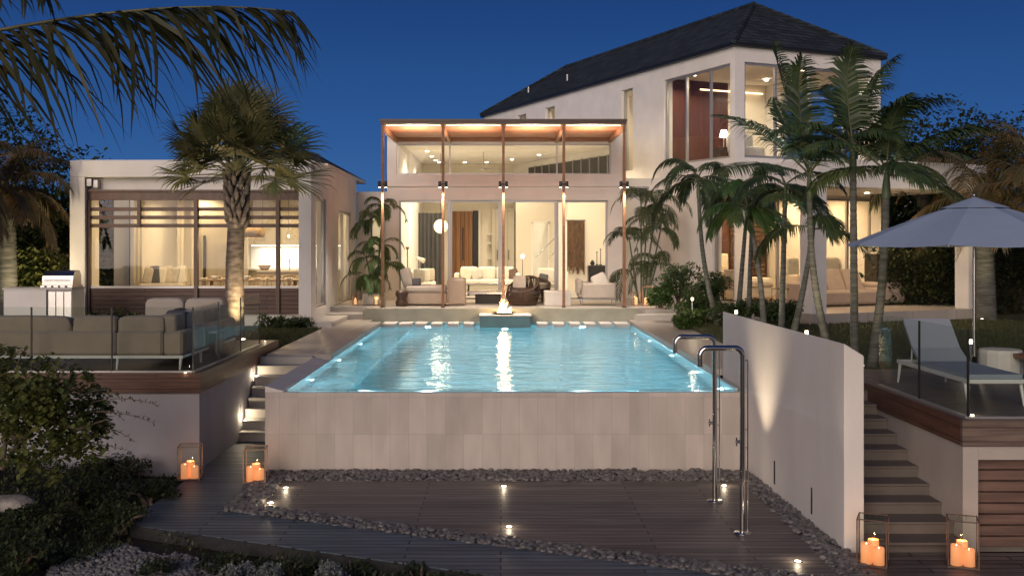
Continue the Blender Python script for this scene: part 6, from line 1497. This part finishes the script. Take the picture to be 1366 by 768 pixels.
for pts in ([(2, 625, 12.2), (25, 590, 12.2), (40, 560, 12.15), (52, 540, 12.1), (90, 545, 12.0)], [(2, 625, 12.2), (10, 570, 12.2), (12, 520, 12.3), (30, 468, 12.3)], [(25, 590, 12.2), (60, 560, 12.0), (105, 572, 12.0), (140, 560, 12.1)], [(25, 590, 12.2), (-20, 540, 12.3), (-40, 500, 12.3)], [(40, 560, 12.1), (70, 520, 12.3), (80, 495, 12.4)]):
    q = [P(*p) for p in pts]; m.tube(q, list(np.linspace(.035, .008, len(q))), 8)
m.build('branches', M['bark'], sg)
# arching leafy sprays reaching right
V = MB(); Sm = MB()
for k, (p0, p1, p2) in enumerate((((100, 545), (150, 520), (212, 541)), ((110, 550), (165, 545), (206, 565)), ((110, 570), (150, 565), (182, 590)), ((100, 560), (140, 535), (165, 560)), ((105, 530), (140, 510), (158, 528)), ((95, 590), (130, 590), (170, 600)))):
    a, b, c_ = [np.array(P(*p, 12.2)) for p in (p0, p1, p2)]; pts = [(1-q)**2*a+2*q*(1-q)*b+q*q*c_ for q in np.linspace(0, 1, 14)]; Sm.tube(pts, list(np.linspace(.008, .002, 14)), 5)
    rr = np.random.RandomState(k); n = 46; qs = rr.uniform(.1, 1, n); pp = np.array([(1-q)**2*a+2*q*(1-q)*b+q*q*c_ for q in qs])
    v, f = scatter([(0, 0, 0), (.2, .5, .0), (0, 1, 0), (-.2, .5, 0)], [(0, 1, 2, 3)], pp, rr.uniform(.04, .06, (n, 1)), rr.uniform(0, 6.28, n), rr.uniform(-.8, 1.2, n)); V.add(v, f)
sp_ = V.build('leaf_sprays', M['leaf_shrub'], sg); Sm.build('twigs', M['bark'], sg)
# ground cover
r = np.random.RandomState(5)
def in_board(x, y): return (x > -4.35 and y > 12.02-.44*(x+4.28)) 
pts = []
while len(pts) < 30000:
    x, y = r.uniform(-8.5, 5), r.uniform(8.6, 15.2)
    if in_board(x, y) or y > 14.9: continue
    if x < -4.35 and y > 14.85: continue
    if ((x+3.6)/1.05)**2+((y-10.35)/1.05)**2 < 1+.3*math.sin(5*x+3*y): continue
    if x > -4.3 and y > 11.75-.44*(x+4.28)+.15*math.sin(x*5): continue
    dens = .5+.5*vnoise(x*1.3, y*1.3, 1.2)
    if r.rand() > .35+.8*dens: continue
    hgt = (.05+.16*max(0, vnoise(x*1.1+4, y*1.4, 1.3)+.35))
    pts.append((x, y, gz(x, y)+r.rand()*hgt))
pts = np.array(pts); n = len(pts); v, f = scatter([(0, 0, 0), (.3, .45, .12), (0, 1, .1), (-.3, .45, .12)], [(0, 1, 2, 3)], pts, r.uniform(.03, .075, (n, 1)), r.uniform(0, 6.28, n), r.uniform(-.2, 1.3, n))
m = MB(); m.add(v, f); o = struct('ground_cover', m, M['leaf_cover'], 'stuff')
# low leafy plants along the front edge
for i, (px, py, Y) in enumerate(((300, 742, 10.7), (390, 748, 10.55), (470, 752, 10.4), (560, 764, 10.2), (640, 772, 10.0), (215, 752, 10.6))):
    x, y, z = P(px, py, Y); lb = ['in front of the leftmost board ends', 'left of the silver shrubs', 'right of the silver shrubs', 'at the bottom centre', 'at the bottom just left of centre right', 'at the edge of the shell gravel'][i]
    shrub('front_plant', 'dark low leafy plant along the boardwalk edge, %s' % lb, (x, y, z-.12), (.36, .3, .15), 1100, .05, 120+i, 'leaf_cover', 'low plants along the boardwalk', stems=7)
for i, (px, py, Y) in enumerate(((315, 765, 9.9), (365, 772, 9.8), (440, 766, 9.9))):
    x, y, z = P(px, py, Y); shrub('silver_shrub', 'silvery grey bushy plant at the bottom edge, %s of three' % ['left', 'middle', 'right'][i], (x, y, z-.04), (.21, .2, .14), 1500, .032, 140+i, 'leaf_silver', 'silvery plants at the bottom edge')
for i, (px, py) in enumerate(((45, 695), (105, 660), (30, 735), (160, 690), (200, 655), (120, 625), (170, 620))):
    Y = 3.2*F/(py-HY)*.97; x, y, z = P(px, py, Y); shrub('ground_plant', 'dark mounded ground plant, %s' % ['left of the shell gravel', 'behind the shell gravel', 'in the bottom left corner', 'just above the shell gravel', 'beside the boardwalk corner', 'in front of the white wall under the shrub', 'at the foot of the white deck wall'][i], (x, y, max(z, .02)+.02), (.42, .4, .16), 1100, .06, 160+i, 'leaf_cover', 'ground plants in the left foreground')
m = MB(); x, y, z = P(12, 648, 12.6); rr = random.Random(4); vv, ff = subdiv(*subdiv(iv, if_)); vv = np.array([q*(1+.12*vnoise(q[0]*2, q[1]*2+q[2])) for q in vv]); m.add(vv*[.30, .24, .10]+[x, y, .10], ff, True)
tag(m.build('garden_rock', M['rock'], origin=(x, y, 0)), 'flat pale rock on the ground at the left edge', 'rock')

# uplights hidden in the planting
for i, (x, y, z, p_, ry_, rx_, lb) in enumerate(((X(1090, 17.2), 17.2, 1.3, 150, 0, 172, 'ground uplight at the foot of the tallest ringed palm'), (X(1010, 20.4), 20.4, 1.3, 70, 0, 172, 'ground uplight under the bright green palm'),
        (X(1150, 15.8), 15.8, 1.3, 60, 6, 172, 'ground uplight between the two palms right of the white wall'), (X(1310, 25.8), 25.8, 1.3, 220, 0, 172, 'ground uplight under the thick-trunked palm'), (X(35, 24.0), 24.0, 1.22, 420, -8, 155, 'ground uplight under the bushy left palm'), (X(873, 28.3), 28.6, 1.5, 60, 0, 172, 'ground uplight under the arching palm right of the pergola'))):
    t = thing('plant_uplight', lb, 'spotlight', (x, y, z), group='uplights in the planting')
    m = MB(); m.tube([(x, y, z), (x, y, z+.09)], .04, 12); m.build('housing', M['bronze'], t); m = MB(); m.tube([(x, y, z+.091), (x, y, z+.095)], .03, 12); m.build('lens', M['lamp_glow'], t)
    lamp('SPOT', (x, y, z+.12), p_, (1, .78, .48), .03, rot=(R(rx_), R(ry_), 0), spot=100, blend=1, name='uplight_lamp', parent=t)
